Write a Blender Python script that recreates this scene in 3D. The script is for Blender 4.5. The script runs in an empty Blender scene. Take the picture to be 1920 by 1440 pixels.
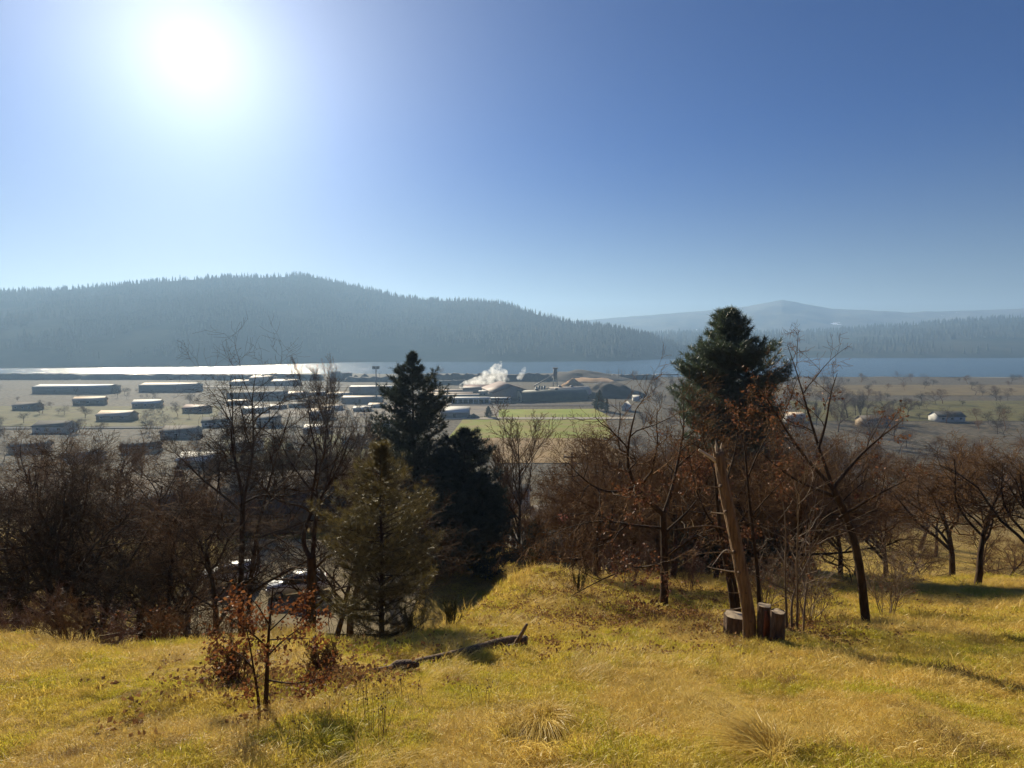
import bpy, math, random
import numpy as np
from math import radians, sin, cos, pi

# ------------------------------------------------------------------ camera, sky, sun, exposure
sc = bpy.context.scene
C = sc.collection
FPX, PITCH, EYE = 1082.0, radians(4.2), 60.0
CP, SP = cos(PITCH), sin(PITCH)
cam_d = bpy.data.cameras.new('camera'); cam = bpy.data.objects.new('camera', cam_d); C.objects.link(cam)
cam.location = (0, 0, EYE); cam.rotation_euler = (pi / 2 - PITCH, 0, 0)
cam_d.sensor_fit = 'HORIZONTAL'; cam_d.sensor_width = 36.0; cam_d.lens = FPX / 1920 * 36
cam_d.clip_start = 0.1; cam_d.clip_end = 60000
sc.camera = cam

SUN_AZ, SUN_EL = radians(-28.0), radians(22.8)      # azimuth measured from +Y towards +X
world = bpy.data.worlds.new('World'); sc.world = world; world.use_nodes = True
wn = world.node_tree; wn.nodes.clear()
sky = wn.nodes.new('ShaderNodeTexSky'); sky.sky_type = 'NISHITA'; sky.sun_disc = False
sky.sun_elevation = SUN_EL; sky.sun_rotation = SUN_AZ
sky.altitude = 1200; sky.air_density = 1.0; sky.dust_density = 0.5; sky.ozone_density = 3.0
bg = wn.nodes.new('ShaderNodeBackground'); bg.inputs['Strength'].default_value = 0.05
wo = wn.nodes.new('ShaderNodeOutputWorld')
hs = wn.nodes.new('ShaderNodeHueSaturation'); hs.inputs['Saturation'].default_value = 1.0
tint = wn.nodes.new('ShaderNodeMix'); tint.data_type = 'RGBA'; tint.blend_type = 'MULTIPLY'; tint.inputs[0].default_value = 1.0; 
tcz = wn.nodes.new('ShaderNodeTexCoord'); sep = wn.nodes.new('ShaderNodeSeparateXYZ'); wn.links.new(tcz.outputs['Generated'], sep.inputs[0])
mr = wn.nodes.new('ShaderNodeMapRange'); mr.interpolation_type = 'SMOOTHSTEP'; mr.inputs[1].default_value = 0.0; mr.inputs[2].default_value = 0.34; wn.links.new(sep.outputs[2], mr.inputs[0])
tm = wn.nodes.new('ShaderNodeMix'); tm.data_type = 'RGBA'; wn.links.new(mr.outputs[0], tm.inputs[0])   # paler towards the horizon, deeper overhead
tm.inputs[6].default_value = (0.62, 0.58, 0.60, 1); tm.inputs[7].default_value = (0.02, 0.30, 0.74, 1); wn.links.new(tm.outputs[2], tint.inputs[7])

wn.links.new(sky.outputs[0], tint.inputs[6]); wn.links.new(tint.outputs[2], hs.inputs['Color']); 
# the bright aureole that hazy air shows round the sun
wtc = wn.nodes.new('ShaderNodeTexCoord'); dot = wn.nodes.new('ShaderNodeVectorMath'); dot.operation = 'DOT_PRODUCT'
dot.inputs[1].default_value = (sin(SUN_AZ) * cos(SUN_EL), cos(SUN_AZ) * cos(SUN_EL), sin(SUN_EL)); wn.links.new(wtc.outputs['Generated'], dot.inputs[0])
def _m(op, a, b=None):
    n = wn.nodes.new('ShaderNodeMath'); n.operation = op
    for i, v in enumerate((a, b)):
        if v is None: continue
        if isinstance(v, float): n.inputs[i].default_value = v
        else: wn.links.new(v, n.inputs[i])
    return n.outputs[0]
ang = _m('ARCCOSINE', dot.outputs['Value'])
aur = _m('MULTIPLY', _m('EXPONENT', _m('MULTIPLY', ang, -1 / radians(9.5))), 15.0)
addc = wn.nodes.new('ShaderNodeVectorMath'); addc.operation = 'MULTIPLY_ADD'; addc.inputs[1].default_value = (1.0, 0.97, 0.92)
wn.links.new(aur, addc.inputs[0]); wn.links.new(hs.outputs[0], addc.inputs[2])
wn.links.new(addc.outputs[0], bg.inputs[0]); wn.links.new(bg.outputs[0], wo.inputs[0])

sun_d = bpy.data.lights.new('sun', 'SUN'); sun_d.energy = 5.0; sun_d.angle = radians(0.5)
sun_d.color = (1.0, 0.89, 0.67)
sun = bpy.data.objects.new('sun', sun_d); C.objects.link(sun)
S = np.array([sin(SUN_AZ) * cos(SUN_EL), cos(SUN_AZ) * cos(SUN_EL), sin(SUN_EL)])
import mathutils
sun.rotation_euler = mathutils.Vector(S).to_track_quat('Z', 'Y').to_euler()
sun.location = tuple(S * 400 + np.array([0, 0, 60]))

sc.view_settings.view_transform = 'Standard'; sc.view_settings.look = 'None'
sc.view_settings.gamma = 1.0; sc.view_settings.exposure = 0.8; sc.view_settings.use_curve_mapping = False
sc.render.engine = 'CYCLES'
sc.cycles.volume_bounces = 1
sc.cycles.max_bounces = 5; sc.cycles.diffuse_bounces = 2; sc.cycles.glossy_bounces = 2
sc.cycles.transmission_bounces = 4; sc.cycles.transparent_max_bounces = 8
sc.cycles.use_denoising = True; sc.cycles.use_adaptive_sampling = True; sc.cycles.adaptive_threshold = 0.015; sc.cycles.adaptive_min_samples = 16
sc.cycles.sample_clamp_indirect = 4.0

R = np.random.default_rng(7)

# ------------------------------------------------------------------ helpers: coordinates
def ray(u, v):
    X = (u - 960.0) / FPX; Z = (720.0 - v) / FPX
    return X, CP + Z * SP, Z * CP - SP
def at(u, v, y):                       # world point at forward distance y
    X, f, w = ray(u, v); k = y / f
    return np.array([X * k, y, EYE + w * k])
def on(u, v, z=0.0):                   # world point on the level z
    X, f, w = ray(u, v); k = (z - EYE) / w
    return np.array([X * k, f * k, z])
def nrm(a):
    return a / (np.linalg.norm(a, axis=-1, keepdims=True) + 1e-12)
def sstep(a, b, x):
    t = np.clip((x - a) / (b - a), 0, 1); return t * t * (3 - 2 * t)

_perm = np.random.default_rng(3).random((256, 256))
def vnoise(x, y):
    x = np.asarray(x, float); y = np.asarray(y, float)
    xi = np.floor(x).astype(int); yi = np.floor(y).astype(int)
    fx = x - xi; fy = y - yi; fx = fx * fx * (3 - 2 * fx); fy = fy * fy * (3 - 2 * fy)
    a = _perm[xi & 255, yi & 255]; b = _perm[(xi + 1) & 255, yi & 255]
    c = _perm[xi & 255, (yi + 1) & 255]; d = _perm[(xi + 1) & 255, (yi + 1) & 255]
    return (a * (1 - fx) + b * fx) * (1 - fy) + (c * (1 - fx) + d * fx) * fy - 0.5
def fbm(x, y, o=4):
    s = 0; a = 1.0
    for i in range(o):
        s = s + a * vnoise(x * 2 ** i + 17.3 * i, y * 2 ** i + 5.1 * i); a *= 0.5
    return s

# ------------------------------------------------------------------ helpers: objects
def props(o, label=None, cat=None, group=None, kind=None):
    if label: o['label'] = label
    if cat: o['category'] = cat
    if group: o['group'] = group
    if kind: o['kind'] = kind
    return o
def thing(name, label, cat, loc=(0, 0, 0), rz=0.0, group=None):
    o = bpy.data.objects.new(name, None); C.objects.link(o)
    o.location = tuple(float(a) for a in loc); o.rotation_euler = (0, 0, rz)
    o.empty_display_size = 0.3
    return props(o, label, cat, group)
def make_mesh(name, V, Fs, smooth=False):
    V = np.ascontiguousarray(V, dtype=np.float32)
    me = bpy.data.meshes.new(name)
    Fs = [np.asarray(f, dtype=np.int32) for f in Fs if len(f)]
    nl = sum(f.size for f in Fs); nf = sum(len(f) for f in Fs)
    me.vertices.add(len(V)); me.vertices.foreach_set('co', V.ravel())
    me.loops.add(nl); me.loops.foreach_set('vertex_index', np.concatenate([f.ravel() for f in Fs]))
    me.polygons.add(nf)
    tot = np.concatenate([np.full(len(f), f.shape[1], np.int32) for f in Fs])
    st = np.zeros(nf, np.int32); st[1:] = np.cumsum(tot)[:-1]
    me.polygons.foreach_set('loop_start', st)
    if smooth: me.polygons.foreach_set('use_smooth', np.ones(nf, bool))
    me.update(calc_edges=True)
    return me
def obj(name, me, mat=None, parent=None, label=None):
    o = bpy.data.objects.new(name, me); C.objects.link(o)
    if mat is not None and len(me.materials) == 0: me.materials.append(mat)
    if parent is not None: o.parent = parent
    if label: o['label'] = label
    return o
class Geo:
    def __init__(s): s.V = []; s.T = []; s.Q = []; s.n = 0
    def add(s, V, T=None, Q=None):
        V = np.asarray(V, float).reshape(-1, 3)
        if T is not None and len(T): s.T.append(np.asarray(T, int).reshape(-1, 3) + s.n)
        if Q is not None and len(Q): s.Q.append(np.asarray(Q, int).reshape(-1, 4) + s.n)
        s.V.append(V); s.n += len(V); return s
    def box(s, x0, x1, y0, y1, z0, z1):
        V = [(x0, y0, z0), (x1, y0, z0), (x1, y1, z0), (x0, y1, z0), (x0, y0, z1), (x1, y0, z1), (x1, y1, z1), (x0, y1, z1)]
        return s.add(V, Q=[(0, 3, 2, 1), (4, 5, 6, 7), (0, 1, 5, 4), (1, 2, 6, 5), (2, 3, 7, 6), (3, 0, 4, 7)])
    def hexa(s, V8):
        return s.add(V8, Q=[(0, 3, 2, 1), (4, 5, 6, 7), (0, 1, 5, 4), (1, 2, 6, 5), (2, 3, 7, 6), (3, 0, 4, 7)])
    def prism(s, prof, x0, x1):        # closed profile in (y, z) extruded along x
        n = len(prof)
        V = [(x0, a, b) for a, b in prof] + [(x1, a, b) for a, b in prof]
        s.add(V, Q=[(i, (i + 1) % n, n + (i + 1) % n, n + i) for i in range(n)])
        b = s.n - 2 * n
        c0 = np.mean([[x0, a, bb] for a, bb in prof], axis=0); c1 = c0.copy(); c1[0] = x1
        s.add([c0, c1]); ci = s.n - 2
        s.T.append(np.array([(b + (i + 1) % n, b + i, ci) for i in range(n)] + [(b + n + i, b + n + (i + 1) % n, ci + 1) for i in range(n)]))
        return s
    def tube(s, pts, rad, sides=6, cap=True):
        V, F = tubes([(pts, rad)], sides); b = s.n
        s.add(V, Q=F)
        if cap:
            m = len(pts)
            for e in (0, m - 1):
                s.add([pts[e]]); ci = s.n - 1; r0 = b + e * sides
                s.T.append(np.array([(r0 + i, r0 + (i + 1) % sides, ci) if e else (r0 + (i + 1) % sides, r0 + i, ci) for i in range(sides)]))
        return s
    def mesh(s, name, smooth=False):
        V = np.concatenate(s.V)
        return make_mesh(name, V, [np.concatenate(s.T) if s.T else [], np.concatenate(s.Q) if s.Q else []], smooth)
def tubes(paths, sides):
    """paths: list of (pts, rad) -> vertices and quads of tapered tubes"""
    Vs, Fs, n = [], [], 0
    by = {}
    for p, r in paths: by.setdefault(len(p), []).append((p, r))
    ang = np.arange(sides) * 2 * pi / sides
    for m, L in by.items():
        P = np.array([np.asarray(p, float) for p, r in L]); Rd = np.array([np.asarray(r, float) for p, r in L])
        T = np.empty_like(P); T[:, 1:-1] = P[:, 2:] - P[:, :-2]; T[:, 0] = P[:, 1] - P[:, 0]; T[:, -1] = P[:, -1] - P[:, -2]
        T = nrm(T)
        ref = np.where(np.abs(T[:, :1, 2:3]) > 0.8, np.array([1.0, 0, 0]), np.array([0, 0, 1.0]))
        A = nrm(np.cross(T, ref)); B = np.cross(T, A)
        ring = P[:, :, None, :] + Rd[:, :, None, None] * (A[:, :, None, :] * np.cos(ang)[:, None] + B[:, :, None, :] * np.sin(ang)[:, None])
        N = len(L); V = ring.reshape(-1, 3)
        i = np.arange(N)[:, None, None] * (m * sides); j = np.arange(m - 1)[None, :, None] * sides; k = np.arange(sides)[None, None, :]
        a = i + j + k; b = i + j + (k + 1) % sides
        F = np.stack([a, b, b + sides, a + sides], -1).reshape(-1, 4) + n
        Vs.append(V); Fs.append(F); n += len(V)
    return np.concatenate(Vs), np.concatenate(Fs)
def copy_tree(o, parent=None):
    c = o.copy(); C.objects.link(c); c.parent = parent
    for ch in o.children: copy_tree(ch, c)
    return c

# ------------------------------------------------------------------ helpers: materials
def _mix(nt, fac, a, b):
    m = nt.nodes.new('ShaderNodeMix'); m.data_type = 'RGBA'
    for inp, val in ((m.inputs[0], fac), (m.inputs[6], a), (m.inputs[7], b)):
        if hasattr(val, 'is_linked'): nt.links.new(val, inp)
        elif isinstance(val, (int, float)): inp.default_value = val
        else: inp.default_value = (*val[:3], 1)
    return m.outputs[2]
def _noise(nt, vec, scale, detail=4.0, rough=0.6, dist=0.0):
    n = nt.nodes.new('ShaderNodeTexNoise'); n.inputs['Scale'].default_value = scale
    n.inputs['Detail'].default_value = detail; n.inputs['Roughness'].default_value = rough; n.inputs['Distortion'].default_value = dist
    if vec is not None: nt.links.new(vec, n.inputs['Vector'])
    return n.outputs[0]
def _ramp(nt, fac, a, b):
    n = nt.nodes.new('ShaderNodeMapRange'); n.inputs[1].default_value = a; n.inputs[2].default_value = b
    nt.links.new(fac, n.inputs[0]); return n.outputs[0]
def newmat(name):
    m = bpy.data.materials.new(name); m.use_nodes = True; nt = m.node_tree; nt.nodes.clear()
    out = nt.nodes.new('ShaderNodeOutputMaterial'); return m, nt, out
def mat(name, a, b=None, scale=4.0, rough=0.8, metal=0.0, spec=0.4, bump=0.0, bscale=None, stretch=None, wave=None):
    m, nt, out = newmat(name)
    p = nt.nodes.new('ShaderNodeBsdfPrincipled'); nt.links.new(p.outputs[0], out.inputs[0])
    p.inputs['Roughness'].default_value = rough; p.inputs['Metallic'].default_value = metal
    p.inputs['Specular IOR Level'].default_value = spec
    tc = nt.nodes.new('ShaderNodeTexCoord'); vec = tc.outputs['Object']
    if stretch:
        mp = nt.nodes.new('ShaderNodeMapping'); mp.inputs['Scale'].default_value = stretch
        nt.links.new(vec, mp.inputs[0]); vec = mp.outputs[0]
    b = b if b is not None else tuple(c * 0.6 for c in a)
    f = _ramp(nt, _noise(nt, vec, scale), 0.3, 0.7)
    nt.links.new(_mix(nt, f, a, b), p.inputs['Base Color'])
    if bump or wave:
        bp = nt.nodes.new('ShaderNodeBump'); bp.inputs['Strength'].default_value = bump or 0.5; bp.inputs['Distance'].default_value = 0.05
        if wave:
            w = nt.nodes.new('ShaderNodeTexWave'); w.inputs['Scale'].default_value = wave[1]; w.bands_direction = wave[0]
            nt.links.new(tc.outputs['Object'], w.inputs[0]); nt.links.new(w.outputs[1], bp.inputs['Height'])
        else: nt.links.new(_noise(nt, vec, bscale or scale * 4), bp.inputs['Height'])
        nt.links.new(bp.outputs[0], p.inputs['Normal'])
    return m
def leafmat(name, a, b, trans=0.5, gloss=0.12, rough=0.45, c=None, patch=None):
    """thin leaf or blade: diffuse, light shining through, a little sheen; colour varies from blade to blade"""
    m, nt, out = newmat(name)
    g = nt.nodes.new('ShaderNodeNewGeometry')
    oi = nt.nodes.new('ShaderNodeObjectInfo')
    col = _mix(nt, g.outputs['Random Per Island'], a, b)
    if c is not None:
        col = _mix(nt, _ramp(nt, oi.outputs['Random'], 0.35, 1.0), col, c)
    if patch:                           # patches of other growth, wider than one clump
        col = _mix(nt, _ramp(nt, _noise(nt, oi.outputs['Location'], .55, 4, .6), .46, .62), col, patch[0])
        col = _mix(nt, _ramp(nt, _noise(nt, oi.outputs['Location'], 1.3, 4, .65), .56, .68), col, patch[1])
    d = nt.nodes.new('ShaderNodeBsdfDiffuse'); nt.links.new(col, d.inputs[0])
    t = nt.nodes.new('ShaderNodeBsdfTranslucent'); nt.links.new(col, t.inputs[0])
    mx = nt.nodes.new('ShaderNodeMixShader'); mx.inputs[0].default_value = trans
    nt.links.new(d.outputs[0], mx.inputs[1]); nt.links.new(t.outputs[0], mx.inputs[2])
    gl = nt.nodes.new('ShaderNodeBsdfGlossy'); gl.inputs['Roughness'].default_value = rough; gl.inputs[0].default_value = (1, 1, 1, 1)
    mg = nt.nodes.new('ShaderNodeMixShader'); mg.inputs[0].default_value = gloss
    nt.links.new(mx.outputs[0], mg.inputs[1]); nt.links.new(gl.outputs[0], mg.inputs[2])
    nt.links.new(mg.outputs[0], out.inputs[0])
    return m

# ------------------------------------------------------------------ terrain
_RY = np.array([-60, -5, 0, 6, 13.4, 21, 30, 40, 50, 60, 80, 100, 150, 200, 260, 320, 2000.])
_RZ = -np.array([-10, 1.0, 2.1, 4.4, 7.2, 10.1, 13.2, 16.7, 21.8, 27, 36, 42, 50.5, 55.5, 59, 60, 60])
_LY = np.array([-60, -5, 0, 7.3, 13, 17, 22, 30, 37, 62, 72, 100, 150, 200, 260, 320, 2000.])
_LZ = -np.array([-10, 1.0, 2.1, 4.9, 7.0, 9.2, 13.6, 18.6, 20.2, 20.5, 25, 37, 48.5, 55, 59, 60, 60])
def prof(Y, Z, y):
    s = 0
    for k, w in ((-1, .25), (-.5, .25), (0, 0), (.5, .25), (1, .25)):
        s = s + w * np.interp(y + k * (1.0 + 0.09 * np.abs(y)), Y, Z)
    return s
def height(x, y):
    x = np.asarray(x, float); y = np.asarray(y, float)
    w = 1 - sstep(-5.0, 1.6, x - 0.07 * (y - 28))
    w = np.where(y < 14, w * sstep(4, 14, y), w)
    z = EYE + (1 - w) * prof(_RY, _RZ, y) + w * prof(_LY, _LZ, y)
    near = sstep(400, 120, y)
    z = z + near * (0.5 * fbm(x / 9.0, y / 9.0, 3) * sstep(8, 30, y) + 0.7 * fbm(x / 3.5 + 11, y / 5.0, 3) * sstep(11, 16, y) * sstep(32, 22, y) * sstep(-1.5, -5, x) + 0.16 * fbm(x / 1.7 + 40, y / 1.7, 3) * sstep(60, 20, y))
    z = z + near * 0.03 * x * 0.0
    drive = sstep(36, 40, y) * sstep(62, 56, y) * sstep(-3, -7, x)
    z = np.where(drive > 0, z * (1 - drive) + drive * (EYE - 20.2), z)
    z = z + 0.9 * fbm(x / 60.0, y / 60.0, 2) * sstep(150, 300, y) * sstep(900, 500, y) * 0.3
    z = z + 1.15 * np.exp(-(np.abs(x - .6) / 4.2) ** 2.5 - (np.abs(y - 26.5) / 6.5) ** 2.5) * (1 + .5 * fbm(x / 2.5, y / 2.5, 2))
    pit = np.hypot(x - 0.335, y - 6.15); z = z - 0.55 * sstep(0.60, 0.28, pit) + 0.09 * fbm(x / 0.55 + 3, y / 0.55, 2) * sstep(26, 14, y)
    shore = 1085 - 105 * sstep(150, 280, x) + 45 * vnoise(x / 160.0, 3.3) + 14 * vnoise(x / 40.0, 9.1)
    z = z - 5.0 * sstep(0, 40, y - shore)
    return z

rings = np.concatenate([np.linspace(1.0, 30, 260), 30 * (1350 / 30.0) ** (np.arange(1, 150) / 149.0)])
angs = np.radians(np.linspace(-74, 74, 460))
rr, aa = np.meshgrid(rings, angs, indexing='ij')
GX = rr * np.sin(aa); GY = rr * np.cos(aa) - 5.0
GZ = height(GX, GY)
nr, na = GX.shape
idx = np.arange(nr * na).reshape(nr, na)
quads = np.stack([idx[:-1, :-1], idx[:-1, 1:], idx[1:, 1:], idx[1:, :-1]], -1).reshape(-1, 4)[:, ::-1]
def ground_mat():
    m, nt, out = newmat('hillside_soil_and_grass')
    p = nt.nodes.new('ShaderNodeBsdfPrincipled'); p.inputs['Roughness'].default_value = 0.95; p.inputs['Specular IOR Level'].default_value = 0.1
    nt.links.new(p.outputs[0], out.inputs[0])
    g = nt.nodes.new('ShaderNodeNewGeometry'); pos = g.outputs['Position']
    a = _mix(nt, _ramp(nt, _noise(nt, pos, 0.5, 5), 0.35, 0.65), (0.42, 0.31, 0.05), (0.38, 0.25, 0.07))
    b = _mix(nt, _ramp(nt, _noise(nt, pos, 7.0, 6, 0.7), 0.35, 0.7), a, (0.14, 0.085, 0.03))
    # the valley floor: gravel yards, dry ground
    far = _mix(nt, _ramp(nt, _noise(nt, pos, 0.02, 5), 0.4, 0.62), (0.16, 0.135, 0.105), (0.15, 0.115, 0.065))
    far2 = _mix(nt, _ramp(nt, _noise(nt, pos, 0.3, 4), 0.4, 0.62), far, (0.06, 0.052, 0.038))
    sx = nt.nodes.new('ShaderNodeSeparateXYZ'); nt.links.new(pos, sx.inputs[0])
    nt.links.new(_mix(nt, _ramp(nt, sx.outputs[1], 110, 210), b, far2), p.inputs['Base Color'])
    bp = nt.nodes.new('ShaderNodeBump'); bp.inputs['Strength'].default_value = 0.6; bp.inputs['Distance'].default_value = 0.05
    nt.links.new(_noise(nt, pos, 14.0, 6, 0.75), bp.inputs['Height']); nt.links.new(bp.outputs[0], p.inputs['Normal'])
    return m
ground = obj('ground', make_mesh('ground', np.stack([GX, GY, GZ], -1).reshape(-1, 3), [quads], True), ground_mat())
props(ground, 'grassy hillside falling to the valley floor', kind='structure')

# the river
def river_mat():
    m, nt, out = newmat('river_water')
    p = nt.nodes.new('ShaderNodeBsdfPrincipled'); nt.links.new(p.outputs[0], out.inputs[0])
    p.inputs['Base Color'].default_value = (0.03, 0.06, 0.08, 1); p.inputs['Roughness'].default_value = 0.2; p.inputs['IOR'].default_value = 1.33
    g = nt.nodes.new('ShaderNodeNewGeometry')
    bp = nt.nodes.new('ShaderNodeBump'); bp.inputs['Strength'].default_value = 1.0; bp.inputs['Distance'].default_value = 1.6
    bp2 = nt.nodes.new('ShaderNodeBump'); bp2.inputs['Strength'].default_value = 1.0; bp2.inputs['Distance'].default_value = 0.5
    nt.links.new(_noise(nt, g.outputs['Position'], 0.11, 3, 0.6), bp.inputs['Height'])
    nt.links.new(_noise(nt, g.outputs['Position'], 0.9, 3, 0.6), bp2.inputs['Height'])
    nt.links.new(bp.outputs[0], bp2.inputs['Normal']); nt.links.new(bp2.outputs[0], p.inputs['Normal'])
    return m
V = [(-6500, 1000, -1.2), (6500, 1000, -1.2), (6500, 5200, -1.2), (-6500, 5200, -1.2)]
props(obj('river', make_mesh('river', V, [[(0, 1, 2, 3)]]), river_mat()), 'wide blue river below the hill', kind='structure')

# hills over the river, each from the line of its crest and shore as seen from the hillside
def hillmat(name, a, b, snow=False):
    m, nt, out = newmat(name)
    p = nt.nodes.new('ShaderNodeBsdfPrincipled'); p.inputs['Roughness'].default_value = 1.0; p.inputs['Specular IOR Level'].default_value = 0.0
    nt.links.new(p.outputs[0], out.inputs[0])
    g = nt.nodes.new('ShaderNodeNewGeometry')
    c = _mix(nt, _ramp(nt, _noise(nt, g.outputs['Position'], 0.004, 6, 0.6), 0.4, 0.62), a, b)
    if snow:
        c = _mix(nt, _ramp(nt, _noise(nt, g.outputs['Position'], 0.0035, 5, 0.6), 0.70, 0.71), c, (0.85, 0.88, 0.92))
    nt.links.new(c, p.inputs['Base Color'])
    return m
def hill(name, label, crest, shore, depth, m, nu=260, nt_=40, rough=10.0, back=0.6, expo=0.85, seed=0.0):
    us = np.linspace(crest[0][0], crest[-1][0], nu)
    cv = np.interp(us, *zip(*crest)); sv = np.interp(us, *zip(*shore))
    P = np.zeros((nu, nt_, 3))
    for i, u in enumerate(us):
        s0 = on(u, sv[i], -1.2); X, f, w = ray(u, cv[i])
        dp = depth(u) if callable(depth) else depth
        y1 = s0[1] + dp; k = y1 / f; zc = EYE + w * k
        t = np.linspace(0, 1 + back, nt_)
        z = np.where(t <= 1, -2.0 + (zc + 2.0) * np.clip(t, 0, 1) ** expo, zc - (t - 1) * zc * 0.9)
        yy = s0[1] + t * dp
        xx = X / f * yy
        P[i, :, 0] = xx; P[i, :, 1] = yy; P[i, :, 2] = z
    tt = np.linspace(0, 1 + back, nt_)[None, :]
    amp = np.clip(tt, 0, 1) * np.clip(1.08 - tt, 0.0, 1) * 4 + 0.04
    P[:, :, 2] += rough * amp * fbm(P[:, :, 0] / 260 + seed, P[:, :, 1] / 260, 4)
    P[:, :, 2] += 0.35 * rough * amp * fbm(P[:, :, 0] / 60 + seed, P[:, :, 1] / 60, 3)
    ix = np.arange(nu * nt_).reshape(nu, nt_)
    q = np.stack([ix[:-1, :-1], ix[1:, :-1], ix[1:, 1:], ix[:-1, 1:]], -1).reshape(-1, 4)
    o = obj(name, make_mesh(name, P.reshape(-1, 3), [q], True), m)
    props(o, label, kind='structure')
    return P
ridge_crest = [(-500, 560), (-200, 556), (0, 548), (150, 540), (300, 526), (420, 521), (520, 518), (570, 515), (600, 521), (650, 534), (700, 545), (740, 555), (780, 561),
               (830, 565), (870, 565), (930, 568), (950, 570), (980, 581), (1020, 594), (1060, 604), (1100, 610), (1150, 616), (1180, 622), (1220, 632), (1260, 646), (1290, 660), (1312, 668)]
ridge_shore = [(-500, 692), (0, 691), (420, 687), (560, 681), (640, 679), (820, 678), (1000, 678), (1150, 677), (1230, 673), (1312, 670)]
RIDGE = hill('wooded_ridge', 'long wooded ridge across the river', ridge_crest, ridge_shore,
             lambda u: 1150 if u < 900 else 1150 - (u - 900) / 412 * 1000, hillmat('ridge_forest_floor', (0.022, 0.032, 0.024), (0.055, 0.058, 0.042)), rough=16)
bluff_crest = [(1150, 645), (1200, 632), (1235, 626), (1300, 625), (1350, 624), (1420, 625), (1500, 624), (1600, 618), (1750, 606), (1900, 596), (2200, 580), (2500, 585)]
bluff_shore = [(1150, 672), (1420, 671), (2500, 671)]
BLUFF = hill('wooded_bluff', 'low tree topped bluff on the far shore', bluff_crest, bluff_shore, 1500, hillmat('bluff_forest_floor', (0.03, 0.042, 0.03), (0.07, 0.07, 0.05)), rough=9, seed=9.0)
mount_crest = [(960, 626), (1010, 610), (1080, 602), (1140, 597), (1200, 592), (1250, 588), (1300, 584), (1350, 580), (1400, 574), (1430, 568), (1467, 562), (1500, 567), (1560, 578), (1700, 586), (2000, 575), (2200, 582)]
hill('mountain', 'pale far mountain with a few snow patches', mount_crest, [(960, 658), (2200, 658)], 1700, hillmat('mountain_slopes', (0.15, 0.16, 0.16), (0.20, 0.20, 0.18), True), rough=26, seed=21.0, back=0.3)

# the air: one even body of haze round everything below the sky
HAZE = dict(density=1.6e-4, g=0.32, color=(0.43, 0.67, 0.99))
b = Geo().box(-7500, 7500, -120, 6700, -8, 505)
hz = obj('haze', b.mesh('haze'))
m, nt, out = newmat('haze_air')
pv = nt.nodes.new('ShaderNodeVolumePrincipled'); nt.links.new(pv.outputs[0], out.inputs['Volume'])
pv.inputs['Color'].default_value = (*HAZE['color'], 1); pv.inputs['Density'].default_value = HAZE['density']; pv.inputs['Anisotropy'].default_value = HAZE['g']
hz.data.materials.append(m); props(hz, 'pale haze filling the valley air', kind='stuff')

# ------------------------------------------------------------------ plants: generators
M = {}
M['bark'] = mat('oak_bark', (0.085, 0.052, 0.03), (0.03, 0.019, 0.012), 9, 0.85, spec=0.15, bump=0.8, bscale=22, stretch=(1, 1, .25))
M['twig'] = mat('grey_brown_twig', (0.21, 0.115, 0.05), (0.10, 0.055, 0.026), 6, 0.8, spec=0.06)
M['twig_dark'] = mat('dark_brown_twig', (0.085, 0.047, 0.022), (0.038, 0.022, 0.012), 6, 0.8, spec=0.04)
M['twig_far'] = mat('purple_brown_twig', (0.13, 0.078, 0.052), (0.07, 0.045, 0.033), 3, 0.7, spec=0.3)
M['twig_pale'] = mat('pale_dry_twig', (0.22, 0.15, 0.09), (0.13, 0.085, 0.05), 6, 0.6, spec=0.4)
M['twig_red'] = mat('red_brown_twig', (0.15, 0.06, 0.035), (0.09, 0.04, 0.025), 6, 0.6, spec=0.4)
M['pine_bark'] = mat('pine_bark', (0.06, 0.04, 0.028), (0.025, 0.017, 0.013), 6, 0.9, bump=0.8, bscale=14, stretch=(1, 1, .3))
M['needle'] = leafmat('pine_needles', (0.035, 0.055, 0.028), (0.075, 0.10, 0.045), 0.4, 0.08, 0.4)
M['needle_dark'] = leafmat('dark_fir_needles', (0.018, 0.027, 0.013), (0.036, 0.044, 0.02), 0.3, 0.05, 0.5)
M['needle_gold'] = leafmat('young_pine_needles', (0.055, 0.05, 0.014), (0.16, 0.115, 0.03), 0.5, 0.06, 0.4)
M['oak_leaf'] = leafmat('dead_oak_leaves', (0.13, 0.04, 0.014), (0.24, 0.10, 0.035), 0.45, 0.02, 0.5)
M['oak_leaf_far'] = leafmat('brown_oak_leaves', (0.12, 0.045, 0.02), (0.21, 0.095, 0.048), 0.4, 0.02, 0.5)
M['leaf_litter'] = leafmat('fallen_oak_leaves', (0.15, 0.065, 0.025), (0.30, 0.17, 0.07), 0.3, 0.012, 0.5)

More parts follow.
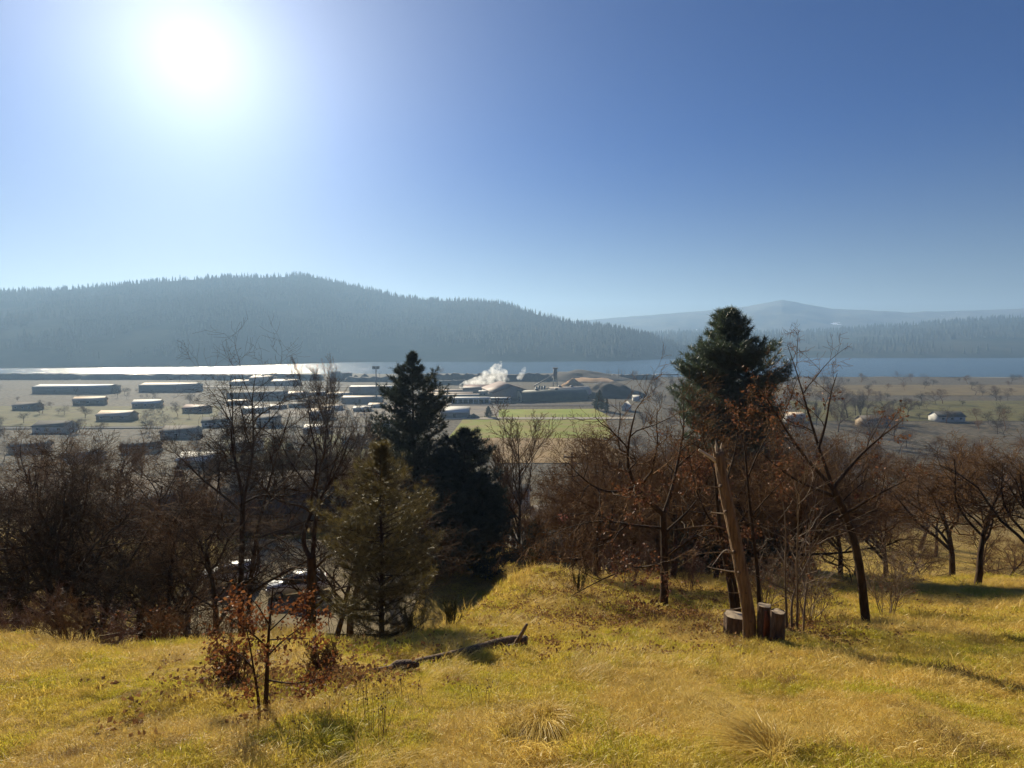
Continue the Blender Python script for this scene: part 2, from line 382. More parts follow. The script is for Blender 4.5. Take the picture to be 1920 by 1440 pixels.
def grow(rng, p, d, L, r, lev, P, out):
    n = P['seg'][lev]; st = L / n; pts = [p]; rad = [r]; ds = [d]
    g = P['gn'][lev]; up = P['up'][lev]; tp = P['tap']
    N = rng.normal(0, g, (n, 3))
    for i in range(n):
        d = d + N[i]; d[2] += up; d = d / math.sqrt(d @ d)
        p = p + d * st; pts.append(p); rad.append(max(r * (1 - (i + 1) / n * tp), P['rmin'])); ds.append(d)
    out.append((lev, pts, rad, d))
    branch(rng, pts, rad, L, lev, P, out)
def branch(rng, pts, rad, L, lev, P, out, cnt=None, t0=None):
    if lev >= P['max']: return
    k = cnt or P['n'][lev]; m = len(pts) - 1; t0 = P['t0'][lev] if t0 is None else t0
    for j in range(k):
        t = t0 + (1 - t0) * (j + rng.random()) / k
        f = min(t * m, m - 1e-4); i = int(f); f -= i
        pp = pts[i] * (1 - f) + pts[i + 1] * f; rt = rad[i] * (1 - f) + rad[i + 1] * f
        dd = pts[i + 1] - pts[i]; dd = dd / math.sqrt(dd @ dd)
        q = rng.normal(0, 1, 3); q = q - dd * (q @ dd); q = q / math.sqrt(q @ q)
        a = rng.uniform(*P['ang'][lev])
        cl = L * P['lr'][lev] * (1.15 - 0.55 * t) * rng.uniform(0.6, 1.25)
        grow(rng, pp, dd * cos(a) + q * sin(a), cl, max(min(rt * 0.75, r_of(cl, P)), P['rmin']), lev + 1, P, out)
def r_of(L, P): return P['rl'] * L
OAK = dict(max=4, seg=[6, 6, 6, 5, 4], gn=[.10, .20, .22, .22, .22], up=[.05, .05, .04, .03, .03], tap=.75,
           n=[9, 8, 7, 6], t0=[.3, .15, .12, .1], ang=[(.5, 1.2)] * 4, lr=[.78, .62, .6, .6], rl=.016, rmin=.005)
FAN = dict(max=4, seg=[6, 6, 5, 4, 3], gn=[.04, .08, .12, .15, .2], up=[.08, .16, .12, .08, .05], tap=.8,
           n=[16, 10, 8, 5], t0=[.12, .15, .15, .1], ang=[(.25, .7)] * 2 + [(.3, .8)] * 2, lr=[.62, .45, .42, .45], rl=.016, rmin=.006)
BUSH = dict(max=3, seg=[5, 5, 4, 3], gn=[.10, .14, .18, .2], up=[.06, .08, .06, .04], tap=.8,
            n=[8, 6, 4], t0=[.15, .15, .1], ang=[(.3, .8)] * 3, lr=[.55, .5, .5], rl=.010, rmin=.003)

def split_tree(out, cut):
    """thick limbs and thin twigs as two meshes"""
    thick = [(p, r) for lev, p, r, d in out if lev <= cut]; thin = [(p, r) for lev, p, r, d in out if lev > cut]
    return thick, thin
def tube_mesh(name, paths, sides, smooth=True):
    V, F = tubes(paths, sides); return make_mesh(name, V, [F], smooth)
def leaves_at(rng, pos, dirs, size, droop=0.5):
    n = len(pos)
    d = nrm(dirs * 0.5 + rng.normal(0, .7, (n, 3)) - np.array([0, 0, droop]))
    s = nrm(np.cross(d, rng.normal(0, 1, (n, 3)))); nn = np.cross(d, s)
    L = size * rng.uniform(.6, 1.3, (n, 1)); W = L * rng.uniform(.28, .42, (n, 1)); c = L * rng.uniform(.05, .3, (n, 1))
    a = pos; t = pos + d * L - nn * c
    l = pos + d * L * .55 + s * W + nn * c * .6; r = pos + d * L * .55 - s * W + nn * c * .6
    V = np.stack([a, l, t, r], 1).reshape(-1, 3)
    i = np.arange(n)[:, None] * 4
    T = np.concatenate([i + np.array([[0, 1, 2]]), i + np.array([[0, 2, 3]])])
    return V, T
def tips(out, lev0, per=2, rng=R):
    pos, dr = [], []
    for lev, p, r, d in out:
        if lev >= lev0:
            for k in range(per):
                t = rng.random(); f = t * (len(p) - 1.001); i = int(f); pos.append(p[i] * (1 - f + i) + p[i + 1] * (f - i)); dr.append(d)
    return np.array(pos), np.array(dr)

# a conifer: trunk, whorls of boughs with side shoots, needles in tufts
def conifer(rng, shape, nb=150, lv=(.5, 1.2), asym=.5, tuft=0.26, nd=16, w=0.014, side=0.42, rise=0.35, tr=0.2, gap=0.42, dens=1.0, lean=0.02):
    """shape: list of (height, half width), top first. Returns trunk mesh paths, bough paths, needle V,T"""
    hs = np.array([s[0] for s in shape])[::-1]; ws = np.array([s[1] for s in shape])[::-1]
    H = hs[-1]; n = 14
    tz = np.linspace(0, H, n); off = np.cumsum(rng.normal(0, lean * H / n, (n, 2)), 0); off[0] = 0
    tp = [np.array([off[i, 0], off[i, 1], tz[i]]) for i in range(n)]
    trad = [max(tr * (1 - .94 * t / H), .012) for t in tz]
    boughs = []; tpos = []; tdir = []
    lo = hs[0]
    for b in range(nb):
        t = (b + rng.random()) / nb
        z = lo + (H - lo) * (1 - (1 - t) ** 1.15) ** 0.92
        wd = np.interp(z, hs, ws) * rng.uniform(*lv)
        a = b * 2.39996 + rng.normal(0, .35)
        wd *= min(1.18, 1 + asym * 2 * float(vnoise(cos(a) * 1.3 + z * 14 / H + nb, sin(a) * 1.3 + z * 5 / H)))
        if wd < .12: wd = .12
        base = np.array([np.interp(z, tz, off[:, 0]), np.interp(z, tz, off[:, 1]), z])
        m = 6; pts = [base]; d = np.array([cos(a), sin(a), rng.uniform(-.25, .15) + rise * .3])
        for i in range(m):
            d = d + np.array([rng.normal(0, .08), rng.normal(0, .08), rise * .28 * (i / m)]); d = d / math.sqrt(d @ d)
            pts.append(pts[-1] + d * wd / m * 1.08)
        r0 = .008 + .011 * wd
        boughs.append((pts, [r0 * (1 - .8 * i / m) for i in range(m + 1)]))
        ns = max(3, int(wd / gap * dens * 2.0))
        for s in range(ns):
            t2 = .22 + .78 * (s + rng.random()) / ns
            f = t2 * (m - .001); i = int(f); f -= i
            p = pts[i] * (1 - f) + pts[i + 1] * f; dd = nrm(pts[i + 1] - pts[i])
            sd = nrm(np.cross(dd, [0, 0, 1.])) * (1 if s % 2 else -1)
            L = side * wd * (1.1 - .75 * t2) * rng.uniform(.6, 1.2) + .12
            q = nrm(dd * .8 + sd * rng.uniform(.4, 1.0) + np.array([0, 0, rng.uniform(-.1, .55)]))
            e = p + q * L
            q2 = nrm(q + np.array([0, 0, .5])); e2 = e + q2 * L * .35
            boughs.append(([p, e, e2], [.008, .006, .004]))
            k = max(1, int(L / (tuft * 1.0)))
            for j in range(k):
                tpos.append(p + (e - p) * (j + .6) / k); tdir.append(q)
            tpos.append(e2); tdir.append(q2)
        tpos.append(pts[-1]); tdir.append(d)
    tpos.append(tp[-1]); tdir.append(np.array([0, 0, 1.]))
    tpos = np.array(tpos); tdir = np.array(tdir); N = len(tpos)
    # needles
    P0 = np.repeat(tpos, nd, 0); D0 = np.repeat(tdir, nd, 0)
    dn = nrm(D0 * rng.uniform(.2, 1.1, (N * nd, 1)) + nrm(rng.normal(0, 1, (N * nd, 3))) * .85)
    L = tuft * rng.uniform(.55, 1.15, (N * nd, 1))
    sd = nrm(np.cross(dn, rng.normal(0, 1, (N * nd, 3)))) * w
    P0 = P0 - D0 * rng.uniform(0, tuft * .6, (N * nd, 1))
    V = np.stack([P0 - sd, P0 + sd, P0 + dn * L], 1).reshape(-1, 3)
    T = np.arange(N * nd * 3).reshape(-1, 3)
    return (tp, trad), boughs, V, T
def px_shape(u, y, rows, base_z):
    """rows (v, half width px) seen at distance y -> (height over base, half width in m)"""
    out = []
    for v, hw in rows:
        p = at(u, v, y); q = at(u + hw, v, y); out.append((p[2] - base_z, q[0] - p[0]))
    return out
def place_conifer(name, label, cat, u, y, rows, mneedle, seed, **kw):
    rng = np.random.default_rng(seed); x = at(u, 900, y)[0]; bz = float(height(x, y)) - .1
    sh = px_shape(u, y, rows, bz)
    (tp, trd), bo, V, T = conifer(rng, sh, **kw)
    t = thing(name, label, cat, (x, y, bz))
    obj('trunk', tube_mesh('trunk', [(tp, trd)], 8), M['pine_bark'], t)
    obj('boughs', tube_mesh('boughs', bo, 4), M['pine_bark'], t)
    obj('crown', make_mesh('crown', V, [T]), M[mneedle], t)
    return t

place_conifer('pine_tree', 'tall green pine with a pointed top standing against the river beside the leaning snag', 'pine tree', 1356, 42,
              [(583, 3), (600, 22), (625, 36), (655, 44), (680, 60), (690, 82), (720, 90), (765, 88), (810, 86), (860, 78), (905, 60)], 'needle', 11,
              nb=210, tuft=.44, nd=28, w=.015, rise=.8, tr=.24, side=.5, lv=(.6, 1.12), gap=.36, asym=.12)
place_conifer('fir_tree', 'tallest dark evergreen in the middle, its tip overlapping the river', 'evergreen tree', 776, 58,
              [(664, 3), (690, 17), (715, 30), (738, 46), (770, 60), (800, 70), (850, 82), (920, 85), (1000, 80), (1060, 62)], 'needle_dark', 12,
              nb=190, tuft=.46, nd=24, w=.022, rise=.8, tr=.3, side=.42, dens=1.0, lv=(.4, 1.3))
place_conifer('fir_tree', 'shorter dark evergreen close beside the tallest one', 'evergreen tree', 868, 54,
              [(806, 6), (822, 22), (850, 40), (885, 54), (950, 66), (1010, 66), (1060, 54)], 'needle_dark', 13,
              nb=160, tuft=.44, nd=24, w=.022, rise=.6, tr=.25, side=.45, dens=1.0, lv=(.4, 1.3))
place_conifer('young_pine', 'young golden green pine at the lip of the slope behind the red leaved oak sapling', 'pine tree', 712, 17,
              [(838, 3), (870, 26), (910, 48), (960, 72), (1010, 90), (1070, 104), (1130, 108), (1175, 98), (1203, 80)], 'needle_gold', 14,
              nb=150, tuft=.20, nd=32, w=.0042, rise=.8, tr=.09, side=.5, gap=.27, lv=(.35, 1.12), asym=.8)

# ------------------------------------------------------------------ hero broadleaf trees from their limbs
def limb(pts, y, r0, r1, dy=0.0, n=10):
    """pixel polyline at distance y (last point dy further) -> smooth 3D path"""
    P = np.array([at(u, v, y + dy * i / max(1, len(pts) - 1)) for i, (u, v) in enumerate(pts)])
    s = np.concatenate([[0], np.cumsum(np.linalg.norm(np.diff(P, axis=0), axis=1))]); s /= s[-1]
    t = np.linspace(0, 1, n)
    Q = np.stack([np.interp(t, s, P[:, k]) for k in range(3)], -1)
    for _ in range(2): Q[1:-1] = .25 * Q[:-2] + .5 * Q[1:-1] + .25 * Q[2:]
    return [q for q in Q], list(np.linspace(r0, r1, n))
def hero(name, label, cat, y, limbs, seed, P=OAK, start=1, cnt=7, leaves=0, leaf_size=.09, leaf_mat='oak_leaf', cut=2, twig='twig', bark='bark', leaf_lev=3, leaf_box=None, smax=None):
    rng = np.random.default_rng(seed)
    L0 = [limb(l[0], l[1] if l[1] else y, l[2], l[3], l[4] if len(l) > 4 else 0.0) for l in limbs]
    base = L0[0][0][0]; out = []
    for li, (p, r) in enumerate(L0):
        ln = float(np.sum(np.linalg.norm(np.diff(np.array(p), axis=0), axis=1)))
        out.append((0, p, r, nrm(p[-1] - p[-2])))
        if li == 0: continue
        branch(rng, p, r, min(ln, smax or 9), start, P, out, cnt=max(3, int(cnt * min(1.5, .5 + ln / 6))), t0=.25)
    out = [(lev, [q - base for q in p], r, d) for lev, p, r, d in out]
    t = thing(name, label, cat, base)
    tk, tn = split_tree(out, cut)
    trunk = [x for x in out if x[0] == 0]
    G = Geo(); V, F = tubes([(p, r) for _, p, r, _ in trunk], 9); G.add(V, Q=F)
    br = [(p, r) for lev, p, r, d in out if 0 < lev <= cut]
    if br: V, F = tubes(br, 5); G.add(V, Q=F)
    obj('trunk', G.mesh('trunk', True), M[bark], t)
    if tn: obj('crown', tube_mesh('crown', tn, 3), M[twig], t)
    if leaves:
        pos, dr = tips(out, leaf_lev, 2, rng)
        if leaf_box is not None:
            keep = np.array([leaf_box(q + base) for q in pos]); pos, dr = pos[keep], dr[keep]
        if len(pos):
            k = rng.integers(0, len(pos), leaves)
            V, T = leaves_at(rng, pos[k] + rng.normal(0, .05, (leaves, 3)), dr[k], leaf_size)
            obj('leaves', make_mesh('leaves', V, [T]), M[leaf_mat], t)
    return t

def gz(u, y):
    x = at(u, 1000, y)[0]; return float(height(x, y))
def vz(u, z, y):                        # pixel row of a height z at distance y
    w = (z - EYE) / y; Z = (w * CP + SP) / (CP - w * SP)
    return 720 - Z * FPX
def foot(u, y): return (u, vz(u, gz(u, y) - .1, y))

hero('oak_tree', 'leafy brown oak with a single upright trunk in front of the dark thicket', 'oak tree', 21, [
    ([foot(1245, 21), (1246, 1080), (1246, 1020), (1243, 962)], 21, .165, .115),
    ([(1244, 965), (1215, 940), (1187, 912), (1172, 868), (1180, 815), (1192, 770)], 21, .10, .02, -1.5),
    ([(1187, 915), (1144, 927), (1111, 913), (1078, 884), (1066, 868)], 21, .055, .012, -2),
    ([(1243, 990), (1182, 986), (1130, 972), (1080, 985), (1030, 1000)], 21, .06, .012, 1.5),
    ([(1244, 965), (1262, 915), (1272, 860), (1285, 800), (1280, 745)], 21, .08, .012, 1.5),
    ([(1247, 1045), (1275, 1025), (1310, 1000), (1345, 990)], 21, .055, .012, -2),
    ([(1246, 1060), (1190, 1062), (1130, 1085), (1070, 1118)], 21, .045, .01, -1.5),
    ([(1245, 1000), (1290, 960), (1320, 920), (1335, 880)], 21, .055, .012, 2.5)], 21, cnt=6, leaves=2300, leaf_size=.11, leaf_mat='oak_leaf_far',
    leaf_box=lambda q: q[0] > 3.3 and q[2] < 60 - 4.6 and vnoise(q[0] * .9 + 7, q[2] * 1.1) > -.12)
hero('oak_tree', 'dark oak forking low above the parked white car', 'oak tree', 22, [
    ([foot(582, 22), (583, 1130), (586, 1080), (584, 1045)], 22, .24, .17),
    ([(584, 1050), (566, 1018), (574, 985), (584, 960)], 22, .10, .07, .5),
    ([(586, 1050), (590, 1000), (590, 960), (600, 935), (616, 905), (642, 870), (655, 820)], 22, .10, .014, 1.5),
    ([(584, 960), (582, 930), (598, 872), (592, 830), (575, 790), (580, 750)], 22.5, .06, .012, 1.0),
    ([(583, 960), (562, 944), (540, 948), (505, 930), (480, 900)], 22.5, .055, .012, -2.0),
    ([(590, 1140), (620, 1110), (650, 1097), (690, 1100)], 22, .07, .012, -2.0),
    ([(588, 1070), (620, 1035), (650, 1040), (680, 1060)], 22, .06, .012, -1.0),
    ([(594, 965), (640, 962), (680, 975), (720, 960)], 22, .05, .012, 2.0),
    ([(600, 940), (560, 890), (530, 840), (510, 790)], 22, .05, .012, 2.5)], 22, cnt=6, twig='twig_dark')
hero('oak_tree', 'slender pair of dark trunks in front of the grey roofed house', 'oak tree', 30, [
    ([foot(452, 30), (452, 1060), (454, 1000), (456, 935)], 30, .17, .12),
    ([foot(462, 30), (470, 1050), (479, 1005), (493, 945), (508, 885), (530, 825), (545, 770)], 30, .16, .02, 1.0),
    ([(456, 940), (448, 890), (430, 830), (440, 760), (432, 720)], 30, .09, .014, 1.5),
    ([(456, 945), (480, 930), (500, 925), (540, 935), (575, 915)], 30, .07, .014, -2.0),
    ([(455, 960), (420, 930), (380, 900), (330, 850)], 30, .08, .014, -1.0),
    ([(456, 940), (470, 880), (478, 820), (470, 745), (480, 700)], 30, .08, .014, 2.0)], 23, cnt=6, twig='twig_dark')
hero('oak_sapling', 'small oak sapling full of red brown leaves near the lower edge', 'oak tree', 7.4, [
    ([foot(497, 7.4), (500, 1290), (501, 1240), (504, 1180), (512, 1100)], 7.4, .035, .008),
    ([foot(487, 7.4), (484, 1300), (476, 1260), (470, 1215), (460, 1170)], 7.4, .022, .005, -.2),
    ([(502, 1275), (545, 1283), (590, 1276), (615, 1270)], 7.4, .012, .004, -.5),
    ([(502, 1230), (530, 1200), (560, 1180), (600, 1150)], 7.4, .014, .004, .3),
    ([(502, 1215), (470, 1185), (440, 1165), (415, 1150)], 7.4, .014, .004, -.3),
    ([(503, 1185), (540, 1150), (575, 1110)], 7.4, .012, .003, .4),
    ([(504, 1170), (480, 1130), (455, 1110)], 7.4, .010, .003, -.4),
    ([(504, 1200), (560, 1195), (595, 1200)], 7.4, .010, .003, -.5),
    ([(476, 1255), (450, 1225), (425, 1215), (400, 1205)], 7.4, .010, .003, .4)], 24,
    P=dict(OAK, rmin=.0018, rl=.010, lr=[.6, .5, .42, .5]), start=2, cnt=6, leaves=1500, leaf_size=.055, leaf_lev=2, cut=2)
hero('bare_tree', 'bare twin stemmed tree right behind the leaning snag', 'bare tree', 19, [
    ([foot(1378, 19), (1368, 1085), (1352, 1015), (1346, 960), (1340, 880)], 19, .11, .04),
    ([foot(1388, 19), (1378, 1095), (1368, 1060)], 19, .09, .05),
    ([(1350, 1000), (1320, 960), (1300, 900), (1290, 840)], 19, .04, .01, -1),
    ([(1346, 950), (1370, 880), (1385, 820), (1380, 770)], 19, .045, .01, 1.2),
    ([(1342, 890), (1320, 830), (1310, 790)], 19, .03, .008, .5)], 25, cnt=6, leaves=260, leaf_size=.10, leaf_mat='oak_leaf_far')
hero('bare_tree', 'thin straight bare tree rising behind the two cut stumps', 'bare tree', 18, [
    ([foot(1426, 18), (1420, 1060), (1410, 990), (1401, 900), (1396, 830)], 18, .075, .03),
    ([(1401, 900), (1420, 850), (1450, 800), (1470, 760)], 18, .03, .008, 1.0),
    ([(1408, 970), (1440, 930), (1470, 900)], 18, .03, .008, -1.0),
    ([(1397, 840), (1385, 800), (1380, 750)], 18, .025, .007, .5)], 26, cnt=6, leaves=420, leaf_size=.10, leaf_mat='oak_leaf_far')
hero('bare_tree', 'pale thin stems clumped at the edge beside the cut stumps', 'bare tree', 15, [
    ([foot(1476, 15), (1474, 1120), (1470, 1060), (1476, 1000), (1468, 940)], 15, .035, .012),
    ([foot(1486, 15), (1483, 1150), (1484, 1120), (1500, 1085), (1520, 1040)], 15, .04, .01, .3),
    ([foot(1494, 15), (1496, 1120), (1492, 1040), (1500, 960), (1490, 900)], 15, .035, .01, -.4),
    ([foot(1506, 15), (1508, 1130), (1520, 1050), (1516, 980)], 15, .03, .01, .6)], 27, P=dict(OAK, rl=.010, rmin=.003), start=2, cnt=9, twig='twig_pale', bark='twig_pale', leaves=150, leaf_size=.08, leaf_mat='oak_leaf_far')
hero('oak_tree', 'tall bare oak reaching in over the river at the edge, with a few pale leaves', 'oak tree', 17, [
    ([foot(1625, 17), (1610, 1040), (1585, 960), (1562, 915)], 17, .13, .10),
    ([(1562, 915), (1510, 860), (1476, 810), (1448, 765), (1436, 740), (1420, 722)], 17, .06, .008, -.6),
    ([(1562, 915), (1535, 840), (1514, 770), (1500, 715), (1488, 680), (1476, 645)], 17, .055, .006, .6),
    ([(1535, 840), (1550, 790), (1556, 740), (1570, 700)], 17, .045, .008, .8),
    ([(1562, 915), (1605, 860), (1650, 820), (1690, 790)], 17, .06, .01, 1.2),
    ([(1562, 930), (1500, 905), (1460, 880), (1430, 850)], 17, .05, .01, -1.2),
    ([(1575, 970), (1640, 930), (1700, 900)], 17, .05, .01, -1.0)], 28, P=dict(OAK, gn=[.06, .12, .15, .18, .2], lr=[.6, .42, .5, .5], rl=.012, rmin=.004), cnt=5, leaves=420, leaf_size=.10, leaf_mat='oak_leaf_far',
    leaf_box=lambda q: vz(0, q[2], q[1]) > 730)
hero('oak_seedling', 'tiny red leaved oak seedling alone on the grassy bank', 'oak tree', 18.5, [
    ([foot(896, 18.5), (895, 1185), (896, 1165), (894, 1150)], 18.5, .02, .006),
    ([(895, 1188), (905, 1172), (912, 1160)], 18.5, .008, .003, .2),
    ([(895, 1190), (884, 1178), (880, 1166)], 18.5, .008, .003, -.2)], 29, P=dict(OAK, max=3, rmin=.002, rl=.012), start=1, cnt=8, leaves=130, leaf_size=.08, leaf_lev=1)

# ------------------------------------------------------------------ shared bare trees for the slope and the valley
FARTREES = []
def generic(kind, seed, H=10.0):
    rng = np.random.default_rng(seed); out = []
    P = {'oak': OAK, 'fan': FAN}[kind]
    if kind == 'oak':
        grow(rng, np.zeros(3), np.array([rng.normal(0, .1), rng.normal(0, .1), 1.]), H * .5, H * .013, 0, P, out)
    else:
        grow(rng, np.zeros(3), np.array([0, 0, 1.]), H * .8, H * .011, 0, P, out)
    top = max(q[2] for _, p, _, _ in out for q in p); k = H / top
    out = [(l, [q * k for q in p], [a * k for a in r], d) for l, p, r, d in out]
    c = 1
    tk = [(p, r) for l, p, r, d in out if l <= c]; tn = [(p, r) for l, p, r, d in out if l > c]
    if kind == 'oak': FARTREES.append([(p, r) for l, p, r, d in out if l < 4 or rng.random() < .5])
    return tube_mesh('bare_trunk', tk, 6), tube_mesh('bare_crown', tn, 3)
GEN = [generic('oak', 31), generic('oak', 32), generic('oak', 33), generic('fan', 34), generic('fan', 35), generic('oak', 36)]
def bare(kind, label, group, u, y, H, wide=1.0, rz=None, twig='twig', name='bare_tree', cat='bare tree', zoff=-.2, bark='bark'):
    x = at(u, 900, y)[0]; z = float(height(x, y)) + zoff
    t = thing(name, label, cat, (x, y, z), R.uniform(0, 6.28) if rz is None else rz, group)
    k = H / 10.0; t.scale = (k * wide, k * wide, k)
    a = obj('trunk', GEN[kind][0], None, t); b_ = obj('crown', GEN[kind][1], None, t)
    for o, mm in ((a, bark), (b_, twig)):
        if len(o.data.materials) == 0: o.data.materials.append(M[mm])
        o.material_slots[0].link = 'OBJECT'; o.material_slots[0].material = M[mm]
    return t

# single bare trees that can be told apart
bare(3, 'broad many stemmed bare tree in front of the green field', None, 972, 60, 19, 1.25, 0.4)
bare(4, 'tall fan shaped bare tree overlapping the log yard', None, 622, 80, 27, .8, 1.0, 'twig_far')
bare(0, 'dense round bare tree at the edge of the brown field', None, 1150, 75, 20, 1.1, 2.0, 'twig_far')
bare(3, 'upright bare tree between the fan shaped one and the dark evergreen', None, 672, 52, 15, 1.0, 2.2, 'twig_pale')
# the wood on the slope: oaks nobody could tell apart
spots = []
rg = np.random.default_rng(5)
G1 = 'bare oaks on the slope below'
def scatter_trees(n, u0, u1, y0, y1, h0, h1, kinds, label, group, twig, vtop=None, wide=(.9, 1.3)):
    for i in range(n):
        u = u0 + (u1 - u0) * (i + rg.random()) / n; y = rg.uniform(y0, y1); H = rg.uniform(h0, h1)
        if vtop:                         # keep the tops under the line where the photograph shows the valley
            v = np.interp(u, *zip(*vtop)); zt = at(u, v + rg.uniform(0, 45), y)[2]
            H = min(H, zt - gz(u, y))
            if H < 4: continue
        bare(int(rg.choice(kinds)), label, group, u, y, H, rg.uniform(*wide), None, twig)
lineR = [(1000, 900), (1060, 850), (1100, 815), (1150, 790), (1200, 765), (1260, 780), (1320, 800), (1500, 790), (1950, 760)]
scatter_trees(46, 1060, 1520, 30, 80, 8, 14, [0, 1, 2, 5], 'bare brown oak in the thicket between the upright oak and the pine', 'bare oaks in the thicket on the slope', 'twig', lineR)
scatter_trees(12, 1490, 1960, 28, 80, 8, 15, [0, 1, 2, 5], 'bare oak on the slope past the tall edge oak', 'bare oaks past the edge oak', 'twig', lineR)
lineL = [(-60, 740), (300, 740), (420, 735), (560, 740), (640, 770), (700, 850), (900, 900), (1000, 930)]
scatter_trees(22, 400, 690, 63, 110, 9, 17, [0, 1, 2, 5, 4], 'bare tree in the tangle in front of the town roofs', 'bare trees before the town', 'twig_dark', lineL)
scatter_trees(12, -60, 400, 24, 90, 8, 14, [0, 1, 2, 5], 'bare oak on the slope past the slender trunk pair', 'bare oaks past the trunk pair', 'twig', lineL)
scatter_trees(8, 900, 1080, 56, 110, 6, 12, [0, 1, 2, 3], 'bare tree in the hollow around the utility pole', 'bare trees in the hollow', 'twig', [(880, 870), (1000, 880), (1100, 860)])
scatter_trees(26, 380, 760, 105, 230, 8, 15, [0, 1, 2, 5, 3], 'bare street tree among the town houses', 'bare trees among the houses', 'twig_far', [(-60, 775), (420, 770), (640, 790), (760, 810)])
scatter_trees(8, -60, 400, 95, 260, 8, 15, [0, 1, 2, 5, 3], 'bare tree among the houses past the trunk pair', 'bare trees past the trunk pair', 'twig_far', [(-60, 775), (420, 770)])
scatter_trees(22, 885, 1180, 100, 230, 6, 11, [0, 1, 2, 5], 'bare tree in the brown brush below the dry field', 'bare trees below the dry field', 'twig_far', [(880, 850), (930, 850), (1000, 865), (1080, 862), (1120, 835), (1180, 790)], (1.1, 1.6))
scatter_trees(26, 1140, 1800, 90, 240, 9, 22, [0, 1, 2, 5], 'bare tree in the brown wood beyond the thicket', 'bare trees beyond the thicket', 'twig_far', [(1120, 800), (1180, 770), (1240, 745), (1500, 760), (1960, 750)])
scatter_trees(40, 420, 800, 200, 560, 6, 13, [0, 1, 2, 5, 3], 'bare tree on the edge of town near the light mast', 'bare trees near the mast', 'twig_dark', [(420, 728), (700, 735), (800, 760)])
scatter_trees(2, 600, 690, 30, 37, 9, 13, [0, 1, 2, 5], 'near bare oak screening the driveway and the parked cars', 'bare oaks before the driveway', 'twig_dark', [(400, 735), (560, 745), (640, 790), (690, 860)], (.9, 1.2))
scatter_trees(8, 40, 400, 22, 36, 8, 13, [0, 1, 2, 5], 'near bare oak on the lip past the trunk pair', 'bare oaks on the lip past the trunk pair', 'twig_dark', lineL, (.9, 1.2))
# cottonwoods down on the valley floor
lineC = [(1180, 760), (1215, 728), (1260, 704), (1300, 700), (1420, 715), (1500, 712), (1950, 708)]
scatter_trees(46, 1195, 1700, 300, 800, 20, 34, [0, 1, 2, 3, 5], 'bare purple brown tree in the belt on the valley floor', 'bare trees on the valley floor', 'twig_far', lineC, (.8, 1.1))
for u, y, H in ((1135, 905, 17), (1139, 905, 18), (1143, 900, 16), (1157, 890, 20), (1163, 890, 19), (1168, 890, 16)):
    bare(4, 'slim poplar standing in the row at the shore', 'poplars at the shore', u, y, H, .3, None, 'twig_far', 'poplar_tree', 'poplar tree')
bare(0, 'round bare tree at the shore next to the poplar row', None, 1185, 880, 19, .9, None, 'twig_far')
bare(2, 'lone bare tree by the long pier', None, 1222, 640, 24, .9, None, 'twig_far')
bare(1, 'round bare tree on the far side of the log yard', None, 828, 1040, 14, 1.6, None, 'twig_far')

# ------------------------------------------------------------------ small evergreens in the valley
def small_conifer(seed, H, W, mm, n=150, tuft=.5):
    rng = np.random.default_rng(seed)
    (tp, trd), bo, V, T = conifer(rng, [(H, .1), (H * .8, W * .45), (H * .5, W * .8), (H * .15, W), (H * .04, W * .8)], nb=n, tuft=tuft, nd=12, w=.05, rise=.2, tr=H * .014, side=.4, gap=.6)
    return tube_mesh('small_trunk', [(tp, trd)], 6), make_mesh('small_crown', V, [T])
SC = [small_conifer(41, 10, 2.4, 'needle_dark'), small_conifer(42, 10, 1.7, 'needle_dark'), small_conifer(43, 10, 3.6, 'needle_dark')]
def evergreen(k, label, u, y, H, wide=1.0, group=None, name='evergreen_tree'):
    x = at(u, 900, y)[0]; t = thing(name, label, 'evergreen tree', (x, y, float(height(x, y)) - .2), R.uniform(0, 6), group)
    t.scale = (H / 10 * wide, H / 10 * wide, H / 10)
    for nm, me, mm in (('trunk', SC[k][0], 'pine_bark'), ('crown', SC[k][1], 'needle_dark')):
        if len(me.materials) == 0: me.materials.append(M[mm])
        obj(nm, me, None, t)
evergreen(2, 'dark bushy evergreen at the corner of the green field by the long arched hut', 1122, 500, 18, .75)
evergreen(1, 'second dark evergreen tight beside the bushy one by the arched hut', 1136, 490, 11, 1.0)
evergreen(1, 'dark columnar evergreen behind the bare oaks, left of its neighbour', 520, 115, 21, .8)
evergreen(1, 'dark columnar evergreen behind the bare oaks, right of its neighbour', 546, 118, 20, .8)
evergreen(1, 'small evergreen in front of the columnar pair', 497, 110, 13, 1.0)
evergreen(0, 'small dark tree beside the white roofed barn', 916, 455, 9, 1.3)
evergreen(2, 'dark evergreen low in the hollow next to the bare many stemmed tree', 1010, 58, 7.5, .9)
evergreen(2, 'squat dark evergreen under the bare many stemmed tree', 1022, 50, 4.5, 1.2)
evergreen(0, 'dark evergreen behind the utility pole', 1046, 95, 11, 1.1)
evergreen(2, 'dark evergreen shading the foot of the shorter fir', 905, 50, 9, 1.0)
evergreen(2, 'dark evergreen shading the foot of the tallest fir', 826, 52, 10, 1.0)
evergreen(0, 'broad dark evergreen behind the leaning snag', 1400, 46, 11, 1.2)
evergreen(2, 'low dark evergreen under the pine', 1345, 44, 9, 1.0)
evergreen(0, 'small dark evergreen low in the brown belt by the edge oak', 1432, 110, 34, .7)

